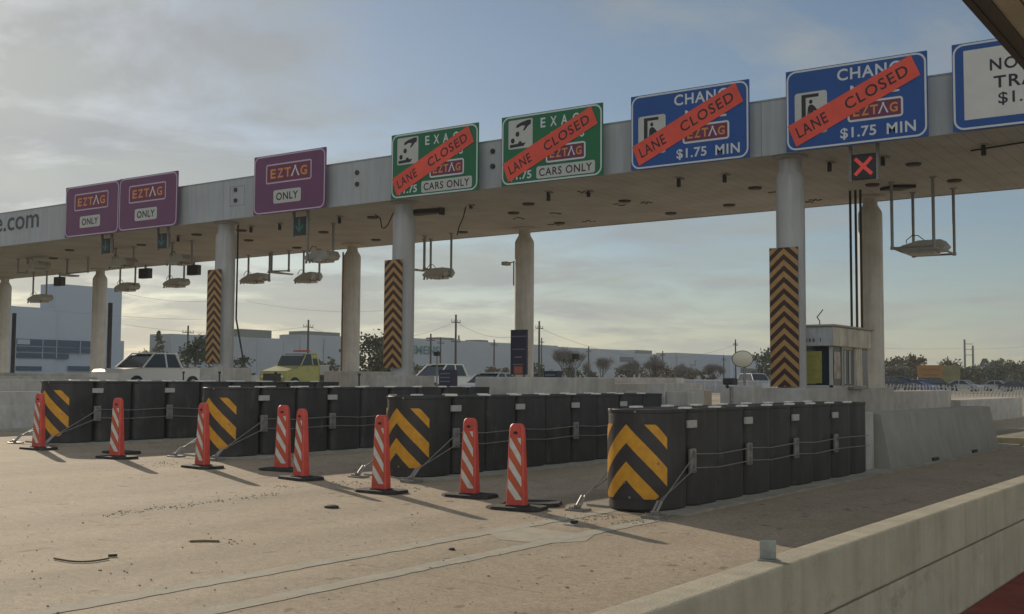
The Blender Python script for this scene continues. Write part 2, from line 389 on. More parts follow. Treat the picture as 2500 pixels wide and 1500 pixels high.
b.add([(x, y, ggz(x) - .004) for y in (140, 1300) for x in xx], [(0, 1, 5, 4), (1, 2, 6, 5), (2, 3, 7, 6)])
b.add([(40, -300, -.83), (700, -300, -.83), (700, 1300, -.83), (40, 1300, -.83)], [(0, 1, 2, 3)])
b.add([(x, y, ggz(x) - .004) for y in (-300, -60) for x in xx], [(0, 1, 5, 4), (1, 2, 6, 5), (2, 3, 7, 6)])
struct(b.build('terrain', FIELD))

PATCH = mat('faded_lane_paint', (0.40, 0.37, 0.30), 0.9, var=0.14, vscale=5, bump=.4, scuff=((.41, .34, .235), (2, .6, 1), .85, .50))
PADM = mat('island_pad', (0.34, 0.32, 0.27), 0.9, var=0.2, vscale=3, bump=0.3)
def strip(x0, x1, y0, y1, h, name, mt_, n=14, jit=0.0):
    b = MB(); vs = []
    for i in range(n + 1):
        y = y0 + (y1 - y0) * i / n; a = x0 + random.uniform(-jit, jit); c = x1 + random.uniform(-jit, jit)
        vs += [(a, y, gz(a) + h), (c, y, gz(c) + h)]
    b.add(vs, [(2 * i, 2 * i + 1, 2 * i + 3, 2 * i + 2) for i in range(n)])
    return struct(b.build(name, mt_))
for p, wd in (((900, 1353), 0.20), ((900, 1414), 0.19)):
    X = gr(*p).x
    strip(X - wd / 2, X + wd / 2, 0.5, 13.0, .004, 'lane_line', PATCH, 90, .016)
X = gr(1900, 1208).x; strip(X - .05, X + .05, 12.6, 60, .004, 'lane_line', PATCH, 40, .006)
strip(-3.6, -3.48, 14, 60, .004, 'lane_line', PATCH, 30, .006)

b = MB(); pts = [gr(*q) for q in ((1180, 1292), (1262, 1284), (1400, 1302), (1452, 1306), (1430, 1322), (1330, 1328), (1215, 1318))]
b.poly([(q.x, q.y, gz(q.x) + .003) for q in pts]); struct(b.build('concrete_patch', mat('patch_grey', (.40, .365, .29), .9, var=.2, vscale=3, bump=.4, scuff=((.42, .34, .23), (1, 1, 1), .9, .50))))
ISL = {4: -7.1, 3: -11.85, 2: -16.7, 1: -21.35, 0: -26.0}
for k, X in ISL.items():
    b = MB(); x0, x1 = X - .72, X + .72
    y0 = {4: 13.0, 3: 13.9, 2: 14.2, 1: 13.9, 0: 13}[k]
    b.add([(x0, y0, gz(x0) + .03), (x1, y0, gz(x1) + .03), (x1, 62, gz(x1) + .03), (x0, 62, gz(x0) + .03), (x0, y0, gz(x0) - .05), (x1, y0, gz(x1) - .05), (x1, 62, gz(x1) - .05), (x0, 62, gz(x0) - .05)],
          [(0, 1, 2, 3), (0, 4, 5, 1), (1, 5, 6, 2), (0, 3, 7, 4)])
    struct(b.build('island_kerb', PADM))

# debris and grit on the plaza
b = MB()
def chip(x, y, s):
    z = gz(x) + .006; n = random.randint(4, 6); a0 = random.random() * 6; st = random.uniform(.25, 1)
    pts = [(x + s * random.uniform(.5, 1) * math.cos(a0 + 6.283 * i / n), y + s * st * random.uniform(.5, 1) * math.sin(a0 + 6.283 * i / n)) for i in range(n)]
    top = [(p[0] * .8 + x * .2, p[1] * .8 + y * .2, z + s * .22) for p in pts]; bot = [(p[0], p[1], z - .004) for p in pts]
    b.add(bot + top, [tuple(range(n, 2 * n))] + [(i, (i + 1) % n, n + (i + 1) % n, n + i) for i in range(n)])
for i in range(300):
    px, py = random.uniform(-40, 1700), random.uniform(1150, 1500); p = gr(px, py)
    if p.y < 13: chip(p.x, p.y, random.choice((.005, .007, .009, .016)) * random.uniform(.6, 1.2))
for i in range(170):                                # crumbs lying in the joint
    t = random.random(); p = gr(250 + 430 * t + random.gauss(0, 8), 1260 - 55 * t + random.gauss(0, 3)); chip(p.x, p.y, random.uniform(.006, .02))
for (ax, ay, n, sp) in ((400, 1132, 40, 24), (850, 1180, 45, 26), (1460, 1262, 60, 34), (1560, 1275, 60, 34), (980, 1195, 30, 30), (700, 1190, 20, 24), (1330, 1262, 30, 30), (560, 1320, 14, 26), (1900, 1195, 60, 60)):
    for i in range(n):
        p = gr(ax + random.gauss(0, sp), ay + random.gauss(0, 5)); chip(p.x, p.y, random.uniform(.006, .022))
tag(b.build('debris', mat('grit', (0.22, 0.165, 0.11), 0.9, col2=(0.42, 0.37, 0.28), vscale=14, var=.3)), 'small brown grit and chips scattered over the concrete plaza', 'debris', kind='stuff')

# rubber scraps and the marker
def scrap(pts, r, name, label, cat, mt_):
    b = MB(); b.path(pts, r, 6); o = b.build(name, mt_); tag(o, label, cat); recentre(o, Vector((pts[0][0], pts[0][1], gz(pts[0][0])))); return o
pc = []
for i in range(15):
    a = R(200 + 140 * i / 14); c = gr(193, 1362); x = c.x + .30 * math.cos(a) * 1.0; y = c.y + .30 * math.sin(a) * .9
    pc.append((x, y, gz(x) + .012))
scrap([gr(132 + 8.9 * i, 1367 + 8 * math.sin(math.pi * i / 15)) + Vector((0, 0, .012)) for i in range(16)], .008, 'rubber_strip', 'thin curved dark rubber strip lying in the lower left of the plaza', 'debris', mat('dry_rubber', (.09, .075, .05), .9, var=.5, vscale=30))
scrap([gr(264, 1361) + Vector((0, 0, .015)), gr(286, 1360) + Vector((0, 0, .015))], .013, 'rubber_scrap', 'small black scrap beside the end of the curved rubber strip', 'debris', RUBBER)
scrap([gr(463, 1324) + Vector((0, 0, .008)), gr(498, 1323) + Vector((0, 0, .008)), gr(535, 1324) + Vector((0, 0, .008))], .013, 'wood_splinter', 'thin brown stick lying flat on the open concrete', 'debris', mat('old_wood', (.2, .13, .06), .9, var=.2))
def disc(px, py, rx, ry, h, name, label, cat, mt_):
    c = gr(px, py); b = MB(); b.lathe([(rx, 0), (rx * .92, h * .7), (rx * .6, h)], 0, 0, 14)
    o = b.build(name, mt_, smooth=True); o.location = (c.x, c.y, gz(c.x)); o.scale = (1, ry / rx, 1); tag(o, label, cat)
disc(809, 1240, .10, .09, .035, 'pavement_marker', 'round black lane marker button on the open plaza', 'lane marker', RUBBER)
disc(1103, 1343, .035, .03, .02, 'pavement_marker', 'tiny dark button near the bottom middle of the plaza', 'lane marker', RUBBER)
c = gr(1395, 1283); t = thing('pavement_marker', 'raised marker with pale plate beside the black rubber base shadow', 'lane marker', (c.x, c.y, gz(c.x)))
b = MB(); b.bbox(-.08, -.05, 0, .05, .05, .022, .008); b.build('base_plate', SWG, t)
b = MB(); b.bbox(.0, -.03, .022, .07, .04, .06, .01); b.build('reflector_block', RUBBER, t)

# ------------------------------------------------------------------ right parapet wall
WX0, WX1 = -2.42, -2.22
t = thing('concrete_parapet', 'long pale concrete wall running along the lower right edge', 'wall', (WX1, 2.5, gz(WX1)))
def wall_run(b, x0, x1, y0, y1, za, zb, bev=.015):
    b.bbox(x0, y0, za, x1, y1, zb, bev)
b = MB(); wall_run(b, WX0, WX1, -4, 70, .52, .86, .018); b.build('wall_top', CONC_W, t, world=True)
b = MB(); wall_run(b, WX0, WX1 + .008, -4, 70, -.08, .515, .006); b.build('wall_base', CONC_W, t, world=True)
b = MB(); b.bbox(WX1 + .02, -4, -.08, WX1 + .42, 70, .06, .02)
tag(recentre(b.build('painted_kerb', mat('red_kerb_paint', (0.27, 0.055, 0.04), .8, var=.3, vscale=2.5, bump=.4, scuff=((.2, .15, .11), (1, 1, 1), .6, .55))), (WX1 + .2, 0, -.05)), 'dark red painted kerb at the foot of the concrete parapet', 'kerb')
rp = at(1875, 1382, X=-2.36)
t = thing('wall_reflector', 'small square grey delineator standing on top of the parapet', 'reflector', (rp.x, rp.y, .86), R(24))
b = MB(); b.bbox(-.043, -.005, .008, .043, .005, .105, .003); b.build('reflector_plate', mat('worn_reflector', (.34, .35, .33), .4, var=.3, vscale=9), t)
b = MB(); b.bbox(-.055, -.035, 0, .055, .035, .008, .002); b.build('foot_plate', GALV, t)

# ------------------------------------------------------------------ crash cushions
def chev_mat(name, ya, yb, per, vmax, slope=1.0, halfu=0.0):
    mt = bpy.data.materials.new(name); mt.use_nodes = True; t = mt.node_tree; b = t.nodes['Principled BSDF']; L = t.links.new
    uv = t.nodes.new('ShaderNodeUVMap'); uv.uv_map = 'UVMap'; s = t.nodes.new('ShaderNodeSeparateXYZ'); L(uv.outputs[0], s.inputs[0])
    def mm(op, a, c=0.0):
        n = t.nodes.new('ShaderNodeMath'); n.operation = op
        for i, v in enumerate((a, c)):
            if isinstance(v, (int, float)): n.inputs[i].default_value = v
            else: L(v, n.inputs[i])
        return n.outputs[0]
    q = mm('SUBTRACT', mm('SUBTRACT', vmax, s.outputs[1]), mm('MULTIPLY', mm('ABSOLUTE', s.outputs[0]), slope))
    fr = mm('FRACT', mm('ADD', mm('DIVIDE', q, per), 20.0))
    k = mm('LESS_THAN', fr, 0.5)
    nz = t.nodes.new('ShaderNodeTexNoise'); nz.inputs['Scale'].default_value = 9; nz.inputs['Detail'].default_value = 5
    tcx = t.nodes.new('ShaderNodeTexCoord'); L(tcx.outputs['Object'], nz.inputs[0])
    rp_ = t.nodes.new('ShaderNodeValToRGB'); rp_.color_ramp.elements[0].position = .3; rp_.color_ramp.elements[1].position = .65
    rp_.color_ramp.elements[0].color = (.78, .76, .74, 1); rp_.color_ramp.elements[1].color = (1, 1, 1, 1); L(nz.outputs['Fac'], rp_.inputs[0])
    x = t.nodes.new('ShaderNodeMix'); x.data_type = 'RGBA'; L(k, x.inputs[0]); x.inputs[6].default_value = (*yb, 1); x.inputs[7].default_value = (*ya, 1)
    y = t.nodes.new('ShaderNodeMix'); y.data_type = 'RGBA'; y.blend_type = 'MULTIPLY'; y.inputs[0].default_value = 1; L(x.outputs[2], y.inputs[6]); L(rp_.outputs[0], y.inputs[7])
    L(y.outputs[2], b.inputs['Base Color']); b.inputs['Roughness'].default_value = .45
    return mt
CHEV = chev_mat('chevron_sheeting', (0.68, 0.33, 0.02), (0.035, 0.033, 0.035), .47, .94)
CHEVC = chev_mat('column_chevrons', (0.44, 0.25, 0.09), (0.05, 0.022, 0.015), .315, 3.82, .92)
def set_uv(o, uvs):
    l = o.data.uv_layers.new(name='UVMap')
    for lp in o.data.loops: l.data[lp.index].uv = uvs[lp.vertex_index]
RM, PITCH, NM, HM = .465, .93, 9, 1.3
def make_cushion(loc, label):
    t = thing('crash_cushion', label, 'crash cushion', loc, 0, 'crash cushions in front of the toll islands')
    for k in range(NM):
        cy = RM + k * PITCH; b = MB(); jx = (0, .012, -.008, .015, -.012, .006, -.015, .01, -.006)[k]
        b.soft([(RM - .03, .02), (RM - .012, .04), (RM - .008, HM - .05), (RM, HM - .04), (RM, HM - .008), (RM - .008, HM), (RM - .035, HM), (RM - .045, HM - .012), (.02, HM - .02)], jx, cy, 64, 1 if k == 0 else 2)
        o = b.build('cylinder_module', BLACK, t, smooth=True)
        if k == 0:
            nose = o
            n = 32; hw = .55; ch = .16; b2 = MB(); vs = []; uvs = []; rr = RM + .006
            for i in range(n + 1):
                u = -hw + 2 * hw * i / n; ph = u / rr; cut = max(0, abs(u) - (hw - ch)) * 1.05
                for v in (0 + cut, .94 - cut):
                    vs.append((rr * math.sin(ph), cy - rr * math.cos(ph), .17 + v)); uvs.append((u, v))
            # rows for a clean look
            b2.add(vs, [(2 * i, 2 * i + 2, 2 * i + 3, 2 * i + 1) for i in range(n)])
            me = b2.build('chevron_sheet', CHEV, o, smooth=True); set_uv(me, uvs)
            b3 = MB()
            for (u, v) in ((.05, .07), (.42, .50), (-.3, 1.17), (.12, 1.15), (-.02, .26)):
                ph = u / rr; p = Vector((rr * math.sin(ph), cy - rr * math.cos(ph), .17 + v - .05)); d = Vector((math.sin(ph), -math.cos(ph), 0))
                b3.tube(p - d * .01, p + d * .012, .016, n=8)
            b3.build('bolt', GALV, o)
    for k in range(1, NM):
        yj = k * PITCH
        for s in (-1, 1):
            b = MB(); b.bbox(s * (RM - .10) - .05, yj - .11, HM - .004, s * (RM - .10) + .05, yj + .11, HM + .022, .006); b.build('top_clip', BRIGHT, t)
    for k in (1, 3, 5, 7):
        yj = k * PITCH
        for s in (-1, 1):
            b = MB(); xo = s * (RM - .02); b.bbox(min(xo, xo + s * .035), yj - .13, 1.05, max(xo, xo + s * .035), yj + .13, 1.15, .008); b.build('label_plate', STICK, t)
            b = MB(); b.bbox(min(xo, xo + s * .05), yj - .085, .46, max(xo, xo + s * .05), yj + .085, .78, .02)
            for zz in (.50, .56, .68, .74): b.tube((xo + s * .045, yj, zz), (xo + s * .065, yj, zz), .018, n=8)
            b.build('cable_bracket', GALV, t)
    for s in (-1, 1):
        for zc in (.53, .71):
            b = MB(); pts = []
            for k in (1, 3, 5, 7):
                pts.append((s * (RM + .05), k * PITCH, zc))
                if k < 7: pts.append((s * (RM + .05), (k + 1) * PITCH - .2, zc - .03))
            pts.append((s * (RM + .02), NM * PITCH - .1, zc - .02))
            b.path(pts, .0085, 6); b.build('side_cable', GALV, t)
        ax, ay = s * (RM + .08), -.28
        b = MB()
        for zc, dx in ((.53, -.02), (.71, .03)):
            b.path([(s * (RM + .05), PITCH, zc), (ax + dx, ay + .1, .16)], .0085, 6)
        b.build('stay_cable', GALV, t)
        b = MB()
        for dx in (-.02, .03): b.tube((ax + dx, ay + .13, .185), (ax + dx, ay - .02, .05), .017, n=8)
        b.build('turnbuckle', TURN, t)
        b = MB(); b.bbox(ax - .13, ay - .12, -.02, ax + .13, ay + .12, .035, .01)
        for q in range(5): b.tube((ax - .08 + .04 * q, ay - .07, .03), (ax - .08 + .04 * q, ay - .07, .06), .013, n=6)
        b.bbox(ax - .03, ay - .06, .03, ax + .05, ay - .01, .085, .01)
        b.build('ground_anchor', GALV, t)
    return t
cush = make_cushion((-7.1, 12.78, gz(-7.1)), 'nearest black barrel cushion on the right, beside the parapet lane')
cpos = {3: (-11.85, 13.87, 'third black barrel cushion from the left, behind two orange panels'), 2: (-16.7, 14.2, 'second black barrel cushion from the left'), 1: (-21.35, 13.85, 'leftmost and farthest black barrel cushion')}
for k, (x, y, lb) in cpos.items(): dup(cush, (x, y, gz(x)), 0, lb)

# ------------------------------------------------------------------ orange channelizer panels
def make_panel():
    t = thing('channelizer_panel', 'x', 'channelizer', group='orange striped channelizer panels across the closed lanes')
    H = 1.08; wb, wt, db, dt = .135, .098, .075, .045
    def W(z): return wb + (wt - wb) * z / H
    def Dp(z): return db + (dt - db) * z / H
    b = MB(); zs = [.03, .12, .4, .7, .93, 1.02, 1.06, H]; vs = []; fs = []
    sc_ = {1.02: .97, 1.06: .86, H: .62}
    rings = []
    for z in zs:
        k = sc_.get(z, 1.0); w_, d_ = W(z) * k, Dp(z) * (k if k < .9 else 1); c = .02
        rings.append([(-w_, -d_ + c, z), (-w_ + c, -d_, z), (w_ - c, -d_, z), (w_, -d_ + c, z), (w_, d_ - c, z), (w_ - c, d_, z), (-w_ + c, d_, z), (-w_, d_ - c, z)])
    for r_ in rings: vs += r_
    n = 8
    for k in range(len(zs) - 1): fs += [(k * n + i, k * n + (i + 1) % n, (k + 1) * n + (i + 1) % n, (k + 1) * n + i) for i in range(n)]
    fs += [tuple(range(n - 1, -1, -1)), tuple((len(zs) - 1) * n + i for i in range(n))]
    b.add(vs, fs); body = b.build('panel_body', ORANGE, t, smooth=True)
    # striped sheeting on the face
    z0, z1 = .12, .90
    def fp(u, z): return (u * (W(z) - .028), -Dp(z) - .004, z)     # u -1..1
    b = MB(); b.poly([fp(-1, z0), fp(1, z0), fp(1, z1), fp(-1, z1)]); b.build('orange_sheeting', ORANGE_SH, body)
    b = MB(); per = .265; sl = .125
    def clip(poly):
        for (zl, sg) in ((z0, 1), (z1, -1)):
            o = []
            for i in range(len(poly)):
                a, c = poly[i], poly[(i + 1) % len(poly)]; ia = (a[1] - zl) * sg >= 0; ic = (c[1] - zl) * sg >= 0
                if ia: o.append(a)
                if ia != ic: tt = (zl - a[1]) / (c[1] - a[1]); o.append((a[0] + (c[0] - a[0]) * tt, zl))
            poly = o
            if not poly: return None
        return poly
    k = -2
    while k < 6:
        zc = z0 + .02 + k * per
        pl = clip([(-1, zc + sl), (1, zc - sl), (1, zc - sl + per * .46), (-1, zc + sl + per * .46)])
        if pl and len(pl) > 2: b.poly([(p[0], p[1], p[2]) if False else (fp(*q)[0], fp(*q)[1] - .002, q[1]) for q in pl for p in (q + (0,),)])
        k += 1
    b.build('white_stripe', WHITE_SH, body)
    b = MB(); pts = [( .035 * math.cos(a), .020 * math.sin(a)) for a in [2 * math.pi * i / 14 for i in range(14)]]
    zc = .965
    b.poly([(p[0], -Dp(zc) - .003, zc + p[1]) for p in pts]); b.poly([(p[0], Dp(zc) + .003, zc + p[1]) for p in pts]); b.build('handle_hole', SK, body)
    b = MB(); pl = [(-.37, -.16), (-.26, -.25), (.26, -.25), (.37, -.16), (.37, .16), (.26, .25), (-.26, .25), (-.37, .16)]
    b.prism(pl, lambda x, y: (x, y, .0), lambda x, y: (x * .97, y * .96, .038)); b.prism([(x * .42, y * .5) for x, y in pl], lambda x, y: (x, y, .036), lambda x, y: (x * .94, y * .94, .055))
    b.build('rubber_base', RUBBER, t)
    return t
PN = [((94, 1097), 2, 'leftmost orange striped panel, in front of the farthest cushion'),
      ((285, 1119), 8, 'orange striped panel second from left, standing alone before black barrels'),
      ((494, 1142), -4, 'orange striped panel covering the left edge of the second cushion nose'),
      ((690, 1149), 14, 'farther of the two orange panels standing close together'),
      ((735, 1170), -8, 'nearer of the two orange panels standing close together'),
      ((930, 1202), 3, 'orange striped panel beside the left edge of the third cushion nose'),
      ((1147, 1213), 5, 'second orange striped panel from the right, in front of the third cushion'),
      ((1262, 1243), 9, 'rightmost and nearest orange striped panel')]
first = None
for (px, rz, lb) in PN:
    p = gr(*px); loc = (p.x, p.y, gz(p.x) + .002)
    if first is None:
        first = make_panel(); first.location = loc; first.rotation_euler = (0, 0, R(rz)); first['label'] = lb
    else: dup(first, loc, R(rz), lb)
p = gr(280, 1108)
b = MB(); pl = [(-.37, -.16), (-.26, -.25), (.26, -.25), (.37, -.16), (.37, .16), (.26, .25), (-.26, .25), (-.37, .16)]
b.prism(pl, lambda x, y: (x, y, .0), lambda x, y: (x * .97, y * .96, .04)); o = b.build('spare_rubber_base', RUBBER); o.location = (p.x, p.y + .15, gz(p.x) + .002)
tag(o, 'empty black rubber base lying behind the second orange panel from left', 'rubber base')
p = gr(1278, 1236); o = bpy.data.objects.new('spare_rubber_base', o.data); C.objects.link(o); o.location = (p.x, p.y + .22, gz(p.x) + .002); o.rotation_euler = (0, 0, R(25))
tag(o, 'black rubber base tucked behind the rightmost orange panel', 'rubber base')

# ------------------------------------------------------------------ canopy
CX0, CX1, CY0, CY1 = -86, 14, 29.85, 39.65
def cz(x, z): return z + .005 * x
def soffit_mat():
    mt = bpy.data.materials.new('soffit_boards'); mt.use_nodes = True; t = mt.node_tree; b = t.nodes['Principled BSDF']; L = t.links.new
    tcx = t.nodes.new('ShaderNodeTexCoord'); s = t.nodes.new('ShaderNodeSeparateXYZ'); L(tcx.outputs['Object'], s.inputs[0])
    def mm(op, a, c=0.0):
        n = t.nodes.new('ShaderNodeMath'); n.operation = op
        for i, v in enumerate((a, c)):
            if isinstance(v, (int, float)): n.inputs[i].default_value = v
            else: L(v, n.inputs[i])
        return n.outputs[0]
    g = mm('LESS_THAN', mm('FRACT', mm('DIVIDE', mm('ADD', s.outputs[0], 200), .42)), .055)
    nz = t.nodes.new('ShaderNodeTexNoise'); nz.inputs['Scale'].default_value = .7; nz.inputs['Detail'].default_value = 6; L(tcx.outputs['Object'], nz.inputs[0])
    rp_ = t.nodes.new('ShaderNodeValToRGB'); e = rp_.color_ramp.elements; e[0].position = .3; e[1].position = .7; e[0].color = (.43, .415, .39, 1); e[1].color = (.55, .535, .51, 1); L(nz.outputs['Fac'], rp_.inputs[0])
    x = t.nodes.new('ShaderNodeMix'); x.data_type = 'RGBA'; L(mm('MULTIPLY', g, .45), x.inputs[0]); L(rp_.outputs[0], x.inputs[6]); x.inputs[7].default_value = (.16, .14, .11, 1)
    L(x.outputs[2], b.inputs['Base Color']); b.inputs['Roughness'].default_value = .75
    return mt
SOF = soffit_mat()
t = thing('toll_canopy', 'long grey flat roof carried on columns across all the toll lanes', 'canopy', (-30, 34.7, 8.0))
def slab(b, x0, x1, y0, y1, za, zb):
    b.add([(x0, y0, cz(x0, za)), (x1, y0, cz(x1, za)), (x1, y1, cz(x1, za)), (x0, y1, cz(x0, za)), (x0, y0, cz(x0, zb)), (x1, y0, cz(x1, zb)), (x1, y1, cz(x1, zb)), (x0, y1, cz(x0, zb))],
          [(0, 3, 2, 1), (4, 5, 6, 7), (0, 1, 5, 4), (1, 2, 6, 5), (2, 3, 7, 6), (3, 0, 4, 7)])
b = MB(); slab(b, CX0, CX1, CY0 + .06, CY1 - .06, 8.19, 8.32); b.build('soffit', SOF, t, world=True)
b = MB()
edges = [CX0]
seams = sorted([at(x, 500, Y=CY0).x for x in (42, 545, 1110, 1860)] + [-62, -70, -78, -2, 6])
edges += seams + [CX1]
for a, c in zip(edges[:-1], edges[1:]): slab(b, a + .006, c - .006, CY0, CY0 + .055, 8.17, 9.71)
b.build('front_fascia', FASC, t, world=True)
b = MB(); slab(b, CX0, CX1, CY1 - .055, CY1, 8.17, 9.71); b.build('rear_fascia', FASC, t, world=True)
b = MB(); slab(b, CX0, CX1, CY0 + .06, CY1 - .06, 9.55, 9.66); b.build('roof_deck', FASC, t, world=True)
b = MB(); slab(b, CX0 - .02, CX1 + .02, CY0 - .02, CY0 + .10, 9.712, 9.75); b.build('coping', mat('coping_metal', (.33, .35, .36), .5, .3), t, world=True)
b = MB()
for (x, y) in ((576, 464), (576, 490), (872.6, 422), (872.6, 450), (1203.8, 370), (1203.8, 406.7)):
    p = at(x, y, Y=CY0); b.tube((p.x, CY0 - .05, p.z), (p.x, CY0 + .02, p.z), .085, n=12)
b.build('bolt', DARK, t, world=True)
b = MB(); p0 = at(561, 505, Y=CY0); p1 = at(597, 466, Y=CY0)
for (a, bb, c, d) in ((p0.x, p0.z, p1.x, p0.z + .02), (p0.x, p0.z + .75, p1.x, p0.z + .77), (p0.x, p0.z, p0.x + .02, p0.z + .77), (p1.x - .02, p0.z, p1.x, p0.z + .77)):
    b.box(a, CY0 - .004, bb, c, CY0 + .01, d)
b.build('access_panel_seam', mat('seam', (.2, .21, .22), .6), t, world=True)
# web lettering on the fascia
b = MB(); pe = at(-13, 559, Y=CY0 - .012); q = at(94, 555, Y=CY0 - .012)
put_text(b, 'e.com', pe.x, 0, q.x, .62, 0, bold=0.01, fn=lambda u, v: (u, CY0 - .012, cz(u, 8.17) + .68 + v))
b.build('lettering', mat('fascia_letters', (.07, .075, .085), .6), t, world=True)

# columns
def column(px_hint, X, Y, label, weathered=False, r=.395, chev=None):
    zg = gz(X); t = thing('canopy_column', label, 'column', (X, Y, zg), 0, 'columns carrying the toll canopy')
    top = cz(X, 8.19); mt_ = COLR if weathered else COLM
    b = MB(); nk = .62 if weathered else .80; b.lathe([(r, zg), (r, top - .62), (r * .97, top - .54), (r * nk, top - (.30 if weathered else .42)), (r * nk, top - .05), (r * nk, top)], X, Y, 40); b.build('shaft', mt_, t, smooth=True, world=True)
    b = MB(); b.lathe([(r * .78, top - .10), (r * 1.25, top - .06), (r * 1.25, top - .004)], X, Y, 28); b.build('collar', mt_, t, smooth=True, world=True)
    b = MB(); b.lathe([(r * 1.004, zg + 1.9), (r * 1.004 + .003, zg + 1.905), (r * 1.004 + .003, zg + 1.92)], X, Y, 40); b.build('joint_ring', mt_, t, smooth=True, world=True)
    if chev:
        za, zb = chev; yv = Y - r - .12; x0, x1 = X - .42, X + .40
        b = MB(); b.box(x0 - .01, yv + .004, za, x1 + .01, yv + .03, zb); brd = b.build('chevron_board', SBK, t, world=True)
        b = MB(); b.add([(x0, yv, za), (x1, yv, za), (x1, yv, zb), (x0, yv, zb)], [(0, 1, 2, 3)])
        o = b.build('chevron_sheet', CHEVC, brd, world=True); hw = (x1 - x0) / 2; set_uv(o, [(-hw, 0), (hw, 0), (hw, zb - za), (-hw, zb - za)])
        b = MB()
        for zz in (za + .4, (za + zb) / 2, zb - .4): b.box(X - .2, yv + .03, zz - .03, X + .2, Y - r * .6, zz + .03)
        b.build('board_bracket', GALV, t, world=True)
    return t
column(0, -11.7, 30.5, 'front column nearest the booth with a tall chevron board', chev=(1.68, 5.52))
column(0, -25.85, 30.5, 'front column in the middle of the plaza with chevron board', chev=(2.22, 5.97))
column(0, -35.1, 30.5, 'leftmost front column with brown chevron board', chev=(2.42, 6.10))
column(0, -11.95, 38.5, 'rear column just right of the toll booth', True)
column(0, -26.15, 38.5, 'rear column behind the dark notice board', True)
column(0, -35.7, 38.5, 'rear column right of the yellow truck', True)
column(0, -55.2, 39.0, 'rear column in front of the blue windowed building', True)
column(0, -64.6, 39.0, 'rear column cut by the left edge of the frame', True)
# dark conduits on and next to columns
def pipes(pts, r, name, label, cat, mt_=None, group=None):
    b = MB()
    for a, c in pts: b.tube(a, c, r, n=8)
    o = b.build(name, mt_ or DARK); tag(o, label, cat, group); p = min((q for s in pts for q in s), key=lambda v: v[2]); recentre(o, p); return o
for i, px in enumerate((2077, 2090, 2102)):
    p = at(px, 600, Y=37.0); pipes([((p.x, 37.0, 1.6), (p.x, 37.0, 8.17))], .042, 'conduit_pipe', ('left', 'middle', 'right')[i] + ' one of three dark pipes rising from the booth to the canopy', 'pipe', group='pipes above the booth')
p = at(575, 600, Y=31.2); q = at(568, 600, Y=31.0)
pipes([((q.x + .3, 31.0, 8.1), (q.x + .3, 31.0, 4.2)), ((q.x + .3, 31.0, 4.2), (q.x + .7, 31.1, 2.4))], .035, 'conduit_pipe', 'thin dark pipe running down beside the leftmost front column', 'pipe')
for (px, X, Y, za, zb, lb) in ((34, -65.0, 38.4, 1.2, 5.6, 'dark strip on the column at the left edge'), (268, -54.6, 38.4, 1.3, 5.9, 'dark vertical strip beside the column in front of the windowed building'), (835, -35.7, 38.0, .8, 7.6, 'thin rusty pipe up the side of the rear column by the yellow truck')):
    p = at(px, 800, Y=Y); pipes([((p.x, Y, za), (p.x, Y, zb))], .12 if px < 300 else .04, 'conduit_pipe', lb, 'pipe', DARK if px < 300 else mat('rusty_pipe', (.2, .12, .08), .8))

# ------------------------------------------------------------------ signs
YS = 29.52
def eztag(t, x0, z0, x1, z1, plum=True):
    b = MB(); plate(b, x0, z0, x1, z1, .09, -.006); o = b.build('tag_plate', SPD, t)
    b = MB(); ring(b, x0, z0, x1, z1, .09, .055, -.009); b.build('plate_border', SPL if plum else SW, o)
    w_ = x1 - x0; h = z1 - z0; a = x0 + w_ * .10; e = x0 + w_ * .905; zb = z0 + h * .26; zt = z0 + h * .74; L_ = e - a
    b = MB()
    for ch, u0, u1 in (('E', 0, .15), ('Z', .19, .36), ('T', .385, .565), ('G', .82, 1.0)): put_text(b, ch, a + L_ * u0, zb, a + L_ * u1, zt, -.010, bold=.025)
    b.build('tag_letters', SO, o)
    b = MB(); p0, p1, pm = a + L_ * .56, a + L_ * .80, a + L_ * .68; s = L_ * .05; zt2 = zt + h * .06
    b.poly([(p0, -.011, zb), (p0 + s * .9, -.011, zb), (pm, -.011, zt2 - h * .14), (pm, -.011, zt2)]) ; b.poly([(pm, -.011, zt2), (pm, -.011, zt2 - h * .14), (p1 - s * .9, -.011, zb), (p1, -.011, zb)])
    b.poly([(pm - s * .5, -.0112, zt2), (pm - s * .5, -.0112, zt2 - .06), (pm + s * .5, -.0112, zt2 - .06), (pm + s * .5, -.0112, zt2)])
    b.build('tag_accent_letter', SW, o)
def sign_base(x0, x1, zb, mt_, label, zt=None):
    X = x0; zt = zt or cz(X, 10.345); t = thing('lane_sign', label, 'sign', (X, YS, zb), 0, 'lane signs mounted on the canopy edge')
    W_ = x1 - x0; H = zt - zb
    b = MB(); b.box(0, 0, 0, W_, .05, H); b.build('sign_panel', [mt_], t)
    b = MB()
    for k in (.2, .5, .8): b.box(W_ * k - .04, .052, .1, W_ * k + .04, .30, H - .15)
    b.build('mounting_rail', SBK, t)
    b = MB(); ring(b, .02, .02, W_ - .02, H - .02, .26, .05, -.004); b.build('sign_border', SW if mt_ is not SP else SPL, t)
    return t, W_, H
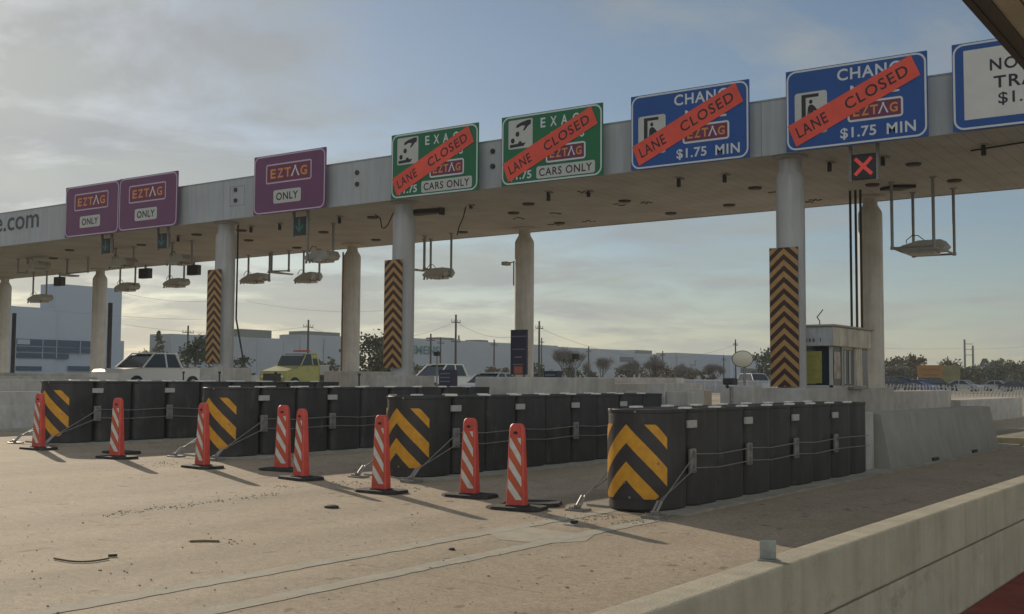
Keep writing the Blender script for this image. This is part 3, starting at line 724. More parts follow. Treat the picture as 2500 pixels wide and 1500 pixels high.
def banner(t, W_, H):
    k = W_ / 3.76
    A, B_, C_, D_ = (.05 * k, .70), (.29 * k, .11), (3.60 * k, 1.60), (3.36 * k, 2.16)
    b = MB(); b.prism([A, B_, C_, D_], lambda x, z: (x, -.022, z), lambda x, z: (x, -.014, z)); o = b.build('closure_banner', BAN, t)
    ang = math.atan2(C_[1] - B_[1], C_[0] - B_[0]); L_ = math.hypot(C_[0] - B_[0], C_[1] - B_[1]); hh = .60
    c, s = math.cos(ang), math.sin(ang)
    def pt(u, v): return (B_[0] + (A[0] - B_[0]) * v + u * c, -.025, B_[1] + (A[1] - B_[1]) * v + u * s)
    b = MB(); put_text(b, 'LANE', .16, .26, 1.06, .74, 0, bold=.012, spacing=1.15, fn=pt); b.build('lettering', SK, o); b = MB(); put_text(b, 'CLOSED', 1.62, .26, 3.40, .74, 0, bold=.012, spacing=1.15, fn=pt)
    b.build('lettering', SK, o)
sign_base_y = YS
def purple(x0, x1, label):
    t, W_, H = sign_base(x0, x1, cz(x0, 8.13), SP, label)
    eztag(t, .66, 1.12, 3.03, 1.86)
    b = MB(); plate(b, 1.07, .36, 2.50, .86, .08, -.006); o = b.build('word_plate', SWG, t)
    b = MB(); put_text(b, 'ONLY', 1.22, .47, 2.36, .76, -.010, bold=.02, spacing=1.1); b.build('lettering', SK, o)
def hand_icon(t):
    b = MB(); plate(b, .27, 1.15, 1.20, 2.08, .06, -.006); o = b.build('pictogram_plate', SWG, t)
    b = MB()
    b.poly([(x, -.009, z) for x, z in ((.56, 1.84), (.60, 1.92), (.74, 1.98), (1.02, 2.04), (1.14, 2.03), (1.13, 1.90), (1.02, 1.84), (.90, 1.72), (.86, 1.70), (.84, 1.74), (.92, 1.86), (.78, 1.88), (.62, 1.82))])
    for cx, cz_ in ((.62, 1.62), (.44, 1.42), (.72, 1.30)): b.poly([(cx + .075 * math.cos(a), -.0092, cz_ + .085 * math.sin(a)) for a in [2 * math.pi * i / 18 for i in range(18)]])
    b.poly([(x, -.0094, z) for x, z in ((.33, 1.20), (.86, 1.22), (.94, 1.32), (.33, 1.30))])
    b.build('pictogram', SK, o)
def green(x0, x1, label):
    t, W_, H = sign_base(x0, x1, cz(x0, 8.12), SG, label)
    hand_icon(t)
    b = MB()
    for ch, a, c in (('E', 1.50, 1.68), ('X', 1.86, 2.10), ('A', 2.26, 2.50), ('C', 2.68, 2.90), ('T', 3.06, 3.28)): put_text(b, ch, a, 1.72, c, 2.03, -.006, bold=.02)
    b.build('lettering', SW, t)
    b = MB(); put_text(b, 'COINS', 1.83, 1.26, 3.10, 1.56, -.006, bold=.02, spacing=1.2); b.build('lettering', SW, t)
    b = MB(); put_text(b, '$1.75', .30, .12, 1.16, .42, -.006, bold=.02); b.build('lettering', SW, t)
    eztag(t, 1.70, .58, 3.15, 1.12, False)
    b = MB(); plate(b, 1.35, .11, 3.48, .50, .07, -.006); o = b.build('word_plate', SWG, t)
    b = MB(); put_text(b, 'CARS ONLY', 1.45, .18, 3.38, .43, -.010, bold=.015, spacing=1.12); b.build('lettering', SK, o)
    banner(t, W_, H)
def blue(x0, x1, label):
    t, W_, H = sign_base(x0, x1, cz(x0, 8.13), SB, label)
    b = MB(); plate(b, .25, .42, 1.15, 1.57, .08, -.006); o = b.build('pictogram_plate', SWG, t)
    b = MB()
    b.poly([(x, -.009, z) for x, z in ((.44, .55), (.56, .55), (.56, 1.42), (.92, 1.42), (.92, 1.51), (.44, 1.51))])
    b.poly([(.70 + .05 * math.cos(a), -.0091, 1.30 + .06 * math.sin(a)) for a in [2 * math.pi * i / 16 for i in range(16)]])
    b.poly([(x, -.0092, z) for x, z in ((.60, .95), (.62, 1.16), (.67, 1.22), (.74, 1.22), (.80, 1.17), (.90, 1.04), (.96, 1.00), (.94, .96), (.84, 1.00), (.78, 1.06), (.77, .75), (.64, .75), (.65, 1.06), (.63, .95))])
    b.build('pictogram', SK, o)
    b = MB(); put_text(b, 'CHANGE', 1.43, 1.75, 3.36, 2.07, -.006, bold=.02, spacing=1.12); b.build('lettering', SW, t)
    b = MB(); put_text(b, 'MADE', 1.78, 1.26, 3.06, 1.58, -.006, bold=.02, spacing=1.12); b.build('lettering', SW, t)
    b = MB(); put_text(b, '$1.75', 1.50, .15, 2.45, .47, -.006, bold=.02, spacing=1.05); put_text(b, 'MIN', 2.72, .17, 3.46, .46, -.006, bold=.02, spacing=1.12)
    b.build('lettering', SW, t)
    eztag(t, 1.70, .60, 3.15, 1.13, False)
    banner(t, W_, H)
purple(-44.40, -40.66, 'leftmost purple tag sign, touching another purple sign')
purple(-40.64, -36.90, 'second purple tag sign, right half of the touching pair')
purple(-32.46, -28.74, 'purple tag sign standing alone right of the pair')
green(-25.62, -21.90, 'left one of the two green lane signs under an orange closed banner')
green(-20.96, -17.22, 'right one of the two green lane signs under an orange closed banner')
blue(-16.24, -12.50, 'left one of the two blue lane signs under an orange closed banner')
blue(-11.42, -7.66, 'right one of the two blue lane signs, closed banner, above the red cross')
t, W_, H = sign_base(-7.05, -3.30, 8.10, SB, 'blue sign with big white plate cut off by the top right eave', zt=10.32)
b = MB(); plate(b, .28, .26, 3.5, 2.02, .01, -.006); o = b.build('white_plate', mat('white_overlay', (.62, .60, .57), .55, var=.05, vscale=2), t)
b = MB(); put_text(b, 'NON', .90, 1.42, 1.88, 1.72, -.010, bold=.02, spacing=1.15); b.build('lettering', SK, o); b = MB(); put_text(b, 'TRANS', .98, .97, 2.6, 1.28, -.010, bold=.02, spacing=1.15); b.build('lettering', SK, o); b = MB(); put_text(b, '$1.75', 1.08, .53, 2.1, .86, -.010, bold=.01); b.build('lettering', SK, o)

# lane signals
EMR = mat('red_cross_lit', (.7, .06, .05), .5, emit=((1.0, .12, .10), .16))
EMG = mat('green_arrow_lit', (.03, .16, .11), .5, emit=((.05, .4, .28), .015))
def signal(px0, px1, py0, py1, Y, kind, label):
    a = at(px0, py1, Y=Y); c = at(px1, py0, Y=Y); X = (a.x + c.x) / 2; s = max(c.x - a.x, .5); h = s * 1.08; zc = (a.z + c.z) / 2
    t = thing('lane_signal', label, 'lane signal', (X, Y, zc), 0, 'lane control signals under the canopy edge')
    b = MB(); b.bbox(-s / 2, 0, -h / 2, s / 2, .22, h / 2, .02); b.build('housing', DARK, t)
    b = MB()
    for q in (-1, 1): b.box(q * (s / 2 + .05) - .035, .02, -h / 2 - .05, q * (s / 2 + .05) + .035, .12, cz(X, 8.19) - zc)
    b.build('hanger', GALV, t)
    b = MB()
    if kind == 'x':
        for sg in (-1, 1):
            r_ = s * .36; wd = s * .055
            b.poly([(-r_ - wd, -.008 - .002 * sg, sg * (-r_ + wd)), (-r_ + wd, -.008 - .002 * sg, sg * (-r_ - wd)), (r_ + wd, -.008 - .002 * sg, sg * (r_ - wd)), (r_ - wd, -.008 - .002 * sg, sg * (r_ + wd))])
        b.build('lit_cross', EMR, t)
    else:
        b.poly([(-.035 * s * 2, -.008, -.2 * s), (.07 * s, -.008, -.2 * s), (.07 * s, -.008, .4 * s), (-.07 * s, -.008, .4 * s)])
        for sg in (-1, 1): b.poly([(0, -.009 - .001 * sg, -.42 * s), (sg * .32 * s, -.009 - .001 * sg, -.05 * s), (sg * .30 * s, -.009 - .001 * sg, .08 * s), (0, -.009 - .001 * sg, -.25 * s)])
        b.build('lit_arrow', EMG, t)
signal(2080, 2136, 379, 433, 29.95, 'x', 'lit red cross lane signal hanging under the right blue sign')
signal(716, 746, 533, 570, 29.95, 'a', 'dim green arrow signal under the lone purple sign')
signal(384, 406, 572, 604, 29.95, 'a', 'dark green arrow signal under the second purple sign')
signal(247, 268, 583, 617, 29.95, 'a', 'dark green arrow signal under the leftmost purple sign')

# rear signal boxes at the canopy's back edge
for (x0, x1, y0, y1, lb) in ((343, 367, 655, 681, 'dark box hanging from the rear edge left of the first chevron column'), (461, 486, 647, 673, 'dark box hanging right beside the leftmost front column'), (136, 155, 676, 699, 'dark box hanging above the white building tower')):
    a = at(x0, y1, Y=39.2); c = at(x1, y0, Y=39.2); t = thing('rear_signal_box', lb, 'signal box', ((a.x + c.x) / 2, 39.2, (a.z + c.z) / 2), 0, 'signal boxes along the rear edge of the canopy')
    s, h = c.x - a.x, c.z - a.z
    b = MB(); b.bbox(-s / 2, -.15, -h / 2, s / 2, .15, h / 2, .02); b.build('housing', DARK, t)
    b = MB(); b.box(-.04, -.04, h / 2, .04, .04, 8.3 - (a.z + c.z) / 2 + .005 * a.x); b.build('hanger', POLEM, t)

# hanging antenna racks: poles given by where they meet the underside and how far they reach down
def rack(poles, bars, fix, label, name='antenna_rack', cat='antenna rack', Yrear=None):
    P = []
    for (px, yt, yb) in poles:
        q = at(px, yt, Y=Yrear) if Yrear else can(px, yt, 8.19)
        e = at(px, yb, Y=q.y); P.append((q.x, q.y, cz(q.x, 8.2), e.z))
    cx = sum(p[0] for p in P) / len(P); cy = sum(p[1] for p in P) / len(P); zt = max(p[2] for p in P)
    t = thing(name, label, cat, (cx, cy, min(p[3] for p in P)), 0, 'tag reading racks hanging from the canopy')
    for p in P:
        b = MB(); b.tube((p[0], p[1], p[3]), (p[0], p[1], p[2]), .05, n=8); b.tube((p[0], p[1], p[2] - .07), (p[0], p[1], p[2]), .07, .14, n=8); b.tube((p[0], p[1], p[3] - .02), (p[0], p[1], p[3] + .08), .065, n=8); b.build('hanger_pole', POLEM, t, world=True)
    for (i, j) in bars:
        b = MB(); b.tube((P[i][0], P[i][1], P[i][3] + .03), (P[j][0], P[j][1], P[j][3] + .03), .035, n=8); b.build('cross_bar', POLEM, t, world=True)
    # fixture centred on given pixel at mean depth
    for (fx0, fx1, fy, sl, style) in fix:
        a = at(fx0, fy, Y=cy); c = at(fx1, fy, Y=cy); L_ = c.x - a.x; X = (a.x + c.x) / 2; Z = a.z
        b = MB(); pf = [(-.5, -.04), (-.42, -.16), (-.1, -.22), (.42, -.20), (.5, -.06), (.40, .14), (-.05, .17), (-.38, .06)]
        if style == 0: pf = [(-.5, -.03), (.42, -.05), (.5, .03), (-.44, .08)]
        k = L_ * .78
        b.prism(pf, lambda x, z: (X + x * L_, cy - .35, Z + (z + sl * x) * 1.0), lambda x, z: (X + x * L_, cy + .35, Z + (z + sl * x) * 1.0))
        b.build('antenna_housing', FIXT, t, world=True)
        if style:
            b = MB(); b.bbox(X - L_ * .25, cy - .42, Z - .27, X + L_ * .28, cy + .30, Z - .19, .02); b.build('antenna_panel', mat('antenna_pale', (.5, .48, .46), .5), t, world=True)
            b = MB(); r_ = random.uniform
            pts = [(X - L_ * .3, cy - .3, Z + .1)]
            for q in range(4): pts.append((X - L_ * .3 + q * .12 * L_, cy - .3, Z + .2 + .16 * math.sin(q * 1.1)))
            b.path(pts, .014, 5); b.build('cable', DARK, t, world=True)
            if style == 2:
                b = MB()
                for q in range(6): xx_ = X - L_ * .42 + q * .16 * L_; b.tube((xx_, cy - .3, Z - .16), (xx_ + r_(-.05, .05), cy - .34, Z - .30), .045, n=6)
                b.build('bracket', GALV, t, world=True)
    return t
rack([(2176, 445, 609), (2228, 470, 628), (2277, 432, 604), (2327, 460, 623)], [(0, 2), (1, 3), (0, 1), (2, 3)], [(2196, 2316, 606, .06, 1)], 'large hanging rack at the right with four long poles against the sky')
rack([(752, 535, 637), (814, 545, 640)], [(0, 1)], [(757, 816, 627, .05, 2)], 'rack hanging from two white poles right of the green arrow')
rack([(607, 632, 673), (659, 607, 687)], [(0, 1)], [(597, 646, 681, .2, 2)], 'low rack right of the leftmost front column', Yrear=38.9)
rack([(664, 607, 664), (706, 604, 663)], [(0, 1)], [(665, 705, 669, -.1, 0)], 'flat panel rack between two hanging racks left of the yellow truck', Yrear=38.6)
rack([(742, 612, 670), (780, 645, 686)], [(0, 1)], [(729, 776, 679, .2, 2)], 'low rack above the yellow truck', Yrear=39.0)
rack([(1037, 578, 657), (1102, 586, 677)], [(0, 1)], [(1043, 1099, 668, .1, 2)], 'rack hanging to the right of the middle chevron column', Yrear=38.0)
rack([(1052, 590, 660), (1036, 590, 660)], [(0, 1)], [(1008, 1034, 661, -.05, 0)], 'small flat rack peeping out beside the middle chevron column', Yrear=39.0)
rack([(82, 672, 730), (117, 598, 730)], [(0, 1)], [(79, 118, 729, .1, 2)], 'lowest rack at the far left above the low white building', Yrear=38.0)
rack([(68, 604, 668), (45, 621, 668)], [(0, 1)], [(76, 110, 650, .1, 1)], 'pale rack under the fascia lettering', Yrear=33.5)
rack([(165, 616, 670), (216, 609, 665)], [(0, 1)], [(160, 180, 674, 0, 0)], 'two pole rack left of the column by the windowed building', Yrear=35.0)
rack([(282, 612, 650), (327, 592, 650)], [(0, 1)], [(278, 323, 643, .1, 2)], 'upper rack under the second purple sign', Yrear=33.5)
rack([(294, 655, 698), (331, 652, 698)], [(0, 1)], [(291, 330, 701, .1, 2)], 'low rack right of the column by the windowed building', Yrear=38.4)
rack([(421, 590, 640), (469, 582, 646)], [(0, 1)], [(420, 461, 635, .1, 2)], 'upper rack left of the leftmost front column', Yrear=33.5)
rack([(415, 645, 688), (450, 645, 688)], [(0, 1)], [(410, 452, 691, .1, 2)], 'low rack left of the leftmost front column', Yrear=38.4)

# small cameras and drop lights on the soffit
def stub(px, y0, y1, label, Y=None):
    q = can(px, y0, 8.19); e = at(px, y1, Y=q.y); t = thing('canopy_camera', label, 'camera', (q.x, q.y, cz(q.x, 8.19)), 0, 'small cameras under the canopy')
    b = MB(); b.tube((0, 0, 0), (0, 0, e.z - cz(q.x, 8.19)), .065, n=10); b.build('housing', DARK, t)
    b = MB(); b.tube((0, 0, -.03), (0, 0, 0), .13, n=12); b.tube((.02, 0, -.05), (.22, -.05, -.07), .03, n=6); b.build('mounting_plate', FIXT, t)
for a in ((2025, 394, 419, 'dark camera stub left of the red cross signal'), (2155, 381, 405, 'dark camera stub right of the red cross signal'), (2401, 352, 380, 'dark camera stub under the right end of the canopy'),
          (1657, 434, 457, 'dark camera stub under the middle of the left blue sign'), (1769, 425, 446, 'dark camera stub under the right end of the left blue sign'), (1339, 468, 491, 'dark camera stub under the right green sign'),
          (1437, 466, 481, 'small camera stub below the corner of the right green sign'), (683, 545, 562, 'camera stub left of the dim green arrow'), (829, 528, 546, 'camera stub right of the lone purple sign'), (1150, 500, 510, 'small camera stub right of the left green sign'), (435, 575, 590, 'camera stub just left of the leftmost front column'), (613, 552, 568, 'camera stub right of the leftmost front column')):
    stub(*a[:3], a[3])
lamp0 = None
for (px, py) in ((1843, 458), (1525, 490), (1254, 519), (1366, 544), (1130, 566), (1638, 520), (918, 585), (790, 566), (607, 586), (480, 572), (345, 597), (590, 500 + 62), (725, 604), (1000 - 90, 530), (2130, 450), (170, 610), (130, 630), (1290, 497), (1780, 500), (2230, 400), (2330, 440)):
    q = can(px, py, 8.19)
    if q.y < CY0 + .3 or q.y > CY1 - .3: continue
    lb = 'flat round light fitting recessed in the canopy soffit'
    if lamp0 is None:
        lamp0 = thing('soffit_light', lb, 'ceiling light', (q.x, q.y, cz(q.x, 8.19)), 0, 'soffit lights'); b = MB(); b.lathe([(.22, 0), (.22, -.04), (.17, -.07)], 0, 0, 18); b.build('lamp_rim', mat('lamp_rim', (.09, .08, .07), .7), lamp0); b = MB(); b.lathe([(.15, -.066), (.13, -.085)], 0, 0, 16); b.build('lamp_lens', mat('dim_lens', (.12, .11, .1), .4), lamp0)
    else: dup(lamp0, (q.x, q.y, cz(q.x, 8.19)), 0, lb)
# loose cable loops and a junction box run
def wire(pts, r, label, name='loose_cable'):
    b = MB(); b.path(pts, r, 6); o = b.build(name, DARK); tag(o, label, 'cable'); recentre(o, pts[0])
q = can(930, 522, 8.19); wire([(q.x + .9 * (i / 10) - .3, q.y, cz(q.x, 8.19) - .02 - (.55 * math.sin(math.pi * i / 10) if i > 3 else .05 * i)) for i in range(11)], .022, 'cable loop sagging from the soffit left of the middle chevron column')
q = can(1137, 505, 8.19); wire([(q.x, q.y, cz(q.x, 8.19)), (q.x - .1, q.y, 7.7), (q.x - .3, q.y, 7.35), (q.x - .38, q.y, 7.05)], .022, 'hanging cable with a small plug below the left green sign')
q = can(1040, 512, 8.19); b = MB(); b.prism([(-.75, -.15), (.8, 0), (.7, .12), (-.7, .15)], lambda x, y: (q.x + x, q.y + y * 2, cz(q.x, 8.19) - .16), lambda x, y: (q.x + x, q.y + y * 2, cz(q.x, 8.19) - .005)); b.box(q.x - .8, q.y - .1, cz(q.x, 8.19) - .25, q.x - .68, q.y + .1, cz(q.x, 8.19)); b.box(q.x + .68, q.y - .1, cz(q.x, 8.19) - .25, q.x + .8, q.y + .1, cz(q.x, 8.19))
tag(recentre(b.build('equipment_tray', DARK), (q.x, q.y, 8.0)), 'dark tray bolted to the soffit right of the middle chevron column', 'equipment tray')
q = can(2190, 455, 8.19); b = MB(); b.prism([(-.55, 0), (0, -.35), (.6, 0), (0, .35)], lambda x, y: (q.x + x, q.y + y, cz(q.x, 8.19) - .10), lambda x, y: (q.x + x, q.y + y, cz(q.x, 8.19) - .004))
tag(recentre(b.build('equipment_tray', DARK), (q.x, q.y, 8.0)), 'dark flat tray above the four pole rack', 'equipment tray')
p0 = can(2370, 364, 8.19); p1 = can(2520, 340, 8.19); wire([p0 + Vector((0, 0, -.05)), p1 + Vector((0, 0, -.05))], .025, 'dark conduit along the soffit at the right edge', 'soffit_conduit')
SPKM = mat('dust', (.12, .10, .085), .9)
b = MB()
for (px, py) in ((1255, 533), (1345, 520), (1340, 549), (1425, 540), (1500, 500), (1960, 492), (1880, 470), (1565, 495), (1980, 488), (1415, 470)):
    for k in range(5):
        q = can(px + k * 6 + random.uniform(-2, 2), py + random.uniform(-2, 2), 8.186); b.box(q.x - .05, q.y - .03, q.z - .02, q.x + .05, q.y + .03, q.z + .006)
o = b.build('bolt', SPKM); 
canopy = [x for x in bpy.data.objects if x.name == 'toll_canopy'][0]; o.parent = canopy; o.location = -Vector(canopy.location)

# ------------------------------------------------------------------ island concrete, booth, equipment
def block(x0, x1, y0, y1, h, label, mt_=None, name='concrete_block', slope=0.0):
    zg = gz((x0 + x1) / 2); b = MB(); b.bbox(x0, y0, zg - .1, x1, y1, zg + h, .025)
    o = b.build(name, mt_ or CONC); tag(o, label, 'concrete block'); return recentre(o, ((x0 + x1) / 2, (y0 + y1) / 2, zg))
t = thing('concrete_barrier', 'grey sloped-side concrete barrier behind the nearest cushion', 'barrier', (-6.9, 26, gz(-6.9)))
zg = gz(-6.9); b = MB()
prof = [(-.62, 0), (.52, 0), (.31, 1.08), (.27, 1.10), (-.30, 1.10), (-.34, 1.08)]
b.prism(prof, lambda x, z: (-7.0 + x, 22.0, zg - .03 + z), lambda x, z: (-7.0 + x, 31.3, zg - .03 + z)); b.build('barrier_body', mat('barrier_concrete', (.31, .298, .27), .85, var=.10, vscale=1.2, bump=.2, streak=.05), t, world=True)
b = MB()
for yy in (25.1, 28.6): b.box(-6.52, yy - .22, zg - .03, -6.46, yy + .22, zg + .09)
b.build('drain_slot', DARK, t, world=True)
t2 = block(-7.35, -6.80, 21.35, 21.95, 1.10, 'narrow concrete post between the nearest cushion and the sloped barrier')
block(-12.36, -11.04, 29.9, 31.6, 1.40, 'blue grey plinth under the column by the booth')
block(-12.04, -11.58, 22.6, 23.6, 1.53, 'narrow taller concrete block right behind the third cushion')
block(-11.56, -11.02, 22.6, 23.4, 1.36, 'low tan concrete block to the right of the narrow block behind the third cushion')
block(-12.05, -11.17, 26.5, 27.1, 1.48, 'square concrete block under the round mirror')
block(-12.4, -11.25, 38.0, 46.0, 1.28, 'concrete wall behind the rear column by the booth')
block(-12.2, -10.95, 46.2, 58.0, .92, 'low pale concrete wall trailing behind the booth island')
block(-26.51, -25.19, 29.9, 31.5, 1.42, 'concrete plinth under the middle chevron column')
block(-35.76, -34.44, 29.9, 31.4, 1.52, 'concrete plinth under the leftmost front column')
block(-26.6, -25.4, 36.8, 42.0, 1.4, 'concrete plinth under the rear column with the notice board')
block(-35.9, -34.7, 37.0, 41.5, 1.45, 'concrete plinth under the rear column by the yellow truck')
block(-17.25, -16.15, 23.2, 28.4, 1.55, 'blue grey concrete block behind the second cushion')
block(-21.9, -20.8, 23.2, 30.5, 1.10, 'concrete block behind the leftmost cushion')
block(-17.2, -16.2, 31.0, 35.0, 1.18, 'small tan concrete block in the middle distance')
block(-21.9, -20.8, 36.0, 44.0, 1.28, 'distant concrete block right of the dark notice board')
# left barrier on the far island
t = thing('concrete_barrier', 'long grey concrete barrier at the left edge behind the first orange panel', 'barrier', (-26.2, 18, gz(-26.2)))
zg = gz(-26.2); b = MB(); b.prism([(-.3, 0), (.3, 0), (.2, .3), (.12, .62), (.09, .95), (-.09, .95), (-.12, .62), (-.2, .3)], lambda x, z: (-26.2 + x, 9, zg - .03 + z), lambda x, z: (-26.2 + x, 27.0, zg - .03 + z)); b.build('barrier_body', CONC, t, world=True)
block(-36.0, -35.4, 15, 28.8, 1.02, 'blue grey low wall in the distance at the left edge', name='low_wall')
block(-47.3, -46.7, 20, 33.0, .9, 'farthest low wall at the left edge below the windowed building', name='low_wall')
block(-62.0, -61.5, 20, 140, .95, 'long median barrier beyond the moving traffic', name='median_barrier')

# booth on island 3
BX0, BX1, BY0, BY1 = -12.45, -11.05, 31.9, 35.2
ba = at(2030, 797, X=-11.2); 
t = thing('toll_booth', 'weathered white toll booth with a yellow notice in its front window', 'toll booth', ((BX0 + BX1) / 2, (BY0 + BY1) / 2, gz(-11.8)))
BW = mat('booth_bounce_cream', (.62, .55, .45), .5, var=.18, vscale=2.2, streak=.35)  # cream base carries warm reflected light on the booth side; streaks are weathering
BWB = mat('booth_fascia', (.46, .48, .50), .5, var=.12, vscale=3, streak=.2)
zb0 = gz(-11.8)
b = MB(); b.bbox(BX0 - .02, 31.62, zb0, BX1 + .02, 37.7, zb0 + 1.42, .02); b.build('booth_plinth', CONC, t, world=True)
zf = zb0 + 1.42
def yb_(px): return at(px, 900, X=BX1).y
ztop = at(2030, 797, X=BX1).z * 0 + 3.46
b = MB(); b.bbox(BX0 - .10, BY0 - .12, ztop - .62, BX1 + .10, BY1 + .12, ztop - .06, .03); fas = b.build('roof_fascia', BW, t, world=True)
b = MB(); b.box(BX0 - .08, BY0 - .13, ztop - .60, BX1 + .08, BY0 - .122, ztop - .08); b.build('front_panel', BWB, fas, world=True)
b = MB(); b.bbox(BX0 - .16, BY0 - .18, ztop - .06, BX1 + .16, BY1 + .18, ztop, .015); b.build('roof', mat('booth_roof', (.36, .35, .30), .8), t, world=True)
b = MB()
for k in range(5): b.box(BX0 + .45 + k * .11, BY0 - .136, ztop - .50, BX0 + .51 + k * .11, BY0 - .132, ztop - .40)
b.box(BX0 + 1.1, BY0 - .136, ztop - .50, BX0 + 1.13, BY0 - .132, ztop - .38); b.build('worn_numerals', mat('worn_ink', (.10, .11, .13), .7), fas, world=True)
b = MB()
zq = ztop - .62
for (x, y) in ((BX0, BY0), (BX1 - .08, BY0), (BX0, BY1 - .08), (BX1 - .08, BY1 - .08), (BX1 - .08, yb_(2057)), (BX1 - .08, yb_(2087))): b.box(x, y, zf, x + .08, y + .08, zq)
b.box(BX0, BY0, zf, BX1, BY0 + .06, zf + .06); b.box(BX1 - .06, BY0, zf, BX1, BY1, zf + .05); b.build('window_frame', mat('booth_frame', (.45, .45, .43), .5), t, world=True)
b = MB(); b.box(BX0 + .08, BY0 + .03, zf + .06, BX1 - .08, BY0 + .05, zq); wv = b.build('front_window', GLASS, t, world=True)
b = MB(); b.box(BX0 + .16, BY0 + .01, zf + .12, BX1 - .30, BY0 + .024, zq - .14); nb = b.build('yellow_notice', mat('yellow_notice', (.30, .285, .075), .6, var=.2, vscale=5), t, world=True)
b = MB()
for k in range(7): b.box(BX0 + .30 + .03 * (k % 2), BY0 + .004, zq - .30 - k * .13, BX1 - .46 - .04 * (k % 3), BY0 + .009, zq - .275 - k * .13)
b.build('printed_lines', mat('notice_ink', (.26, .24, .05), .7), nb, world=True)
b = MB(); b.box(BX1 - .05, BY0 + .08, zf + .05, BX1 - .03, yb_(2057), zq); b.build('side_window', mat('side_glass', (.05, .055, .055), .3), t, world=True)
b = MB(); b.box(BX1 - .02, yb_(2104), zf + .05, BX1 + .01, BY1 - .08, zq - .05); b.build('side_window', mat('rear_glass', (.06, .07, .09), .15), t, world=True)
b = MB(); b.box(BX1 - .06, yb_(2059), zf + .0, BX1 - .02, yb_(2086), zq - .05); dr = b.build('side_door', mat('booth_door', (.03, .03, .035), .3), t, world=True)
b = MB(); b.box(BX1 - .018, yb_(2062), zf + .1, BX1 + .0, yb_(2065), zq - .1); b.box(BX1 - .018, yb_(2074), zf + .1, BX1 + .0, yb_(2077), zq - .1); b.build('door_frame', mat('booth_frame', (.4, .4, .4), .5), dr, world=True)
b = MB(); b.box(BX1 - .02, BY0 + .2, zf + .25, BX1 - .005, BY0 + .75, zq - .15); b.build('posted_notice', mat('posted_paper', (.42, .36, .30), .7, var=.4, vscale=5), t, world=True)
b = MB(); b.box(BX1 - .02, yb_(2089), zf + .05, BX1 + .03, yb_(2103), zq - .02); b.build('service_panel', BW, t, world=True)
b = MB(); b.bbox(BX1 + .02, BY0 + 1.3, zf - .05, BX1 + .22, BY0 + 2.6, zf + .02, .01); b.build('counter_shelf', GALV, t, world=True)
b = MB(); p = Vector((BX0 + .7, BY0 + 1.0, ztop)); b.path([p, p + Vector((0, 0, .16)), p + Vector((-.08, 0, .28)), p + Vector((.04, 0, .42)), p + Vector((.1, 0, .5))], .016, 5); b.build('bent_antenna', DARK, t, world=True)

# round mirror, small camera post, dark notice board, panels
def post_thing(name, label, cat, px, Y, yb):
    p = at(px, yb, Y=Y); zg = gz(p.x); return thing(name, label, cat, (p.x, Y, zg)), p, zg
t, p, zg = post_thing('round_mirror', 'round convex traffic mirror on a thin post left of the booth', 'mirror', 1818, 27.5, 950)
c = at(1813, 877, Y=27.4)
b = MB(); b.tube((0, 0, 1.2), (0, 0, c.z - zg), .035, n=8); b.tube((0, 0, 0), (0, 0, 1.2), .03, n=8); b.build('post', GALV, t)
b = MB(); r_ = .25
ctr = Vector((c.x - p.x, -.1, c.z - zg)); nrm = Vector((.45, -.89, -.0)).normalized()
def dish(b, rad, off, bulge, n=28):
    q = nrm.to_track_quat('Z', 'Y'); vs = []; fs = []; K = 5
    for k in range(K + 1):
        rr_ = rad * (k / K); hh = bulge * (1 - (k / K) ** 2)
        for i in range(n): a = 2 * math.pi * i / n; vs.append(ctr + nrm * off + q @ Vector((rr_ * math.cos(a) * 1.0, rr_ * math.sin(a) * .80, hh)))
    for k in range(K):
        for i in range(n): j = (i + 1) % n; fs.append((k * n + i, k * n + j, (k + 1) * n + j, (k + 1) * n + i))
    b.add(vs, fs)
dish(b, r_ * 1.0, .0, .05); b.build('mirror_face', mat('mirror_face', (.62, .56, .44), .4, .0), t, smooth=True)
b = MB(); dish(b, r_ * 1.10, -.012, .04); b.build('mirror_rim', mat('mirror_rim', (.16, .15, .09), .6), t)
t, p, zg = post_thing('island_camera', 'small black camera on a short post beside the round mirror', 'camera', 1786, 25.5, 990)
b = MB(); b.tube((0, 0, 0), (0, 0, 1.45), .05, n=8); b.build('post', GALV, t)
b = MB(); b.bbox(-.15, -.18, 1.50, .10, .16, 1.66, .03); b.tube((-.02, -.17, 1.45), (-.02, -.22, 1.47), .04, n=10); b.build('camera_head', DARK, t)
NAVY = mat('navy_board', (.035, .030, .065), .5, var=.1)
a = at(1246, 915, Y=36.6); c = at(1285, 805, Y=36.6); zg = gz(a.x)
t = thing('notice_board', 'tall dark navy board in front of the rear column, with a red label below', 'notice board', ((a.x + c.x) / 2, 36.6, zg))
b = MB(); b.bbox(a.x, 36.6, a.z, c.x, 36.72, c.z, .01); nb = b.build('board', NAVY, t, world=True)
b = MB(); b.box(a.x, 36.592, c.z - .28, c.x, 36.597, c.z - .24); b.box(a.x + .1, 36.592, c.z - .78, c.x - .06, 36.597, c.z - .74); b.box(a.x + .2, 36.592, c.z - 1.1, c.x - .2, 36.597, c.z - 1.04); b.box(a.x + .12, 36.592, c.z - 1.38, c.x - .12, 36.597, c.z - 1.33); b.build('board_lines', mat('board_lines', (.16, .17, .20), .5), nb, world=True)
b = MB(); b.box(a.x + .18, 36.585, a.z + .04, c.x - .16, 36.595, a.z + .32); b.build('red_label', mat('red_label', (.40, .13, .10), .5), nb, world=True)
b = MB(); b.box(a.x + .1, 36.65, zg, a.x + .18, 36.71, a.z + .05); b.box(c.x - .18, 36.65, zg, c.x - .1, 36.71, a.z + .05); b.build('post', GALV, t, world=True)
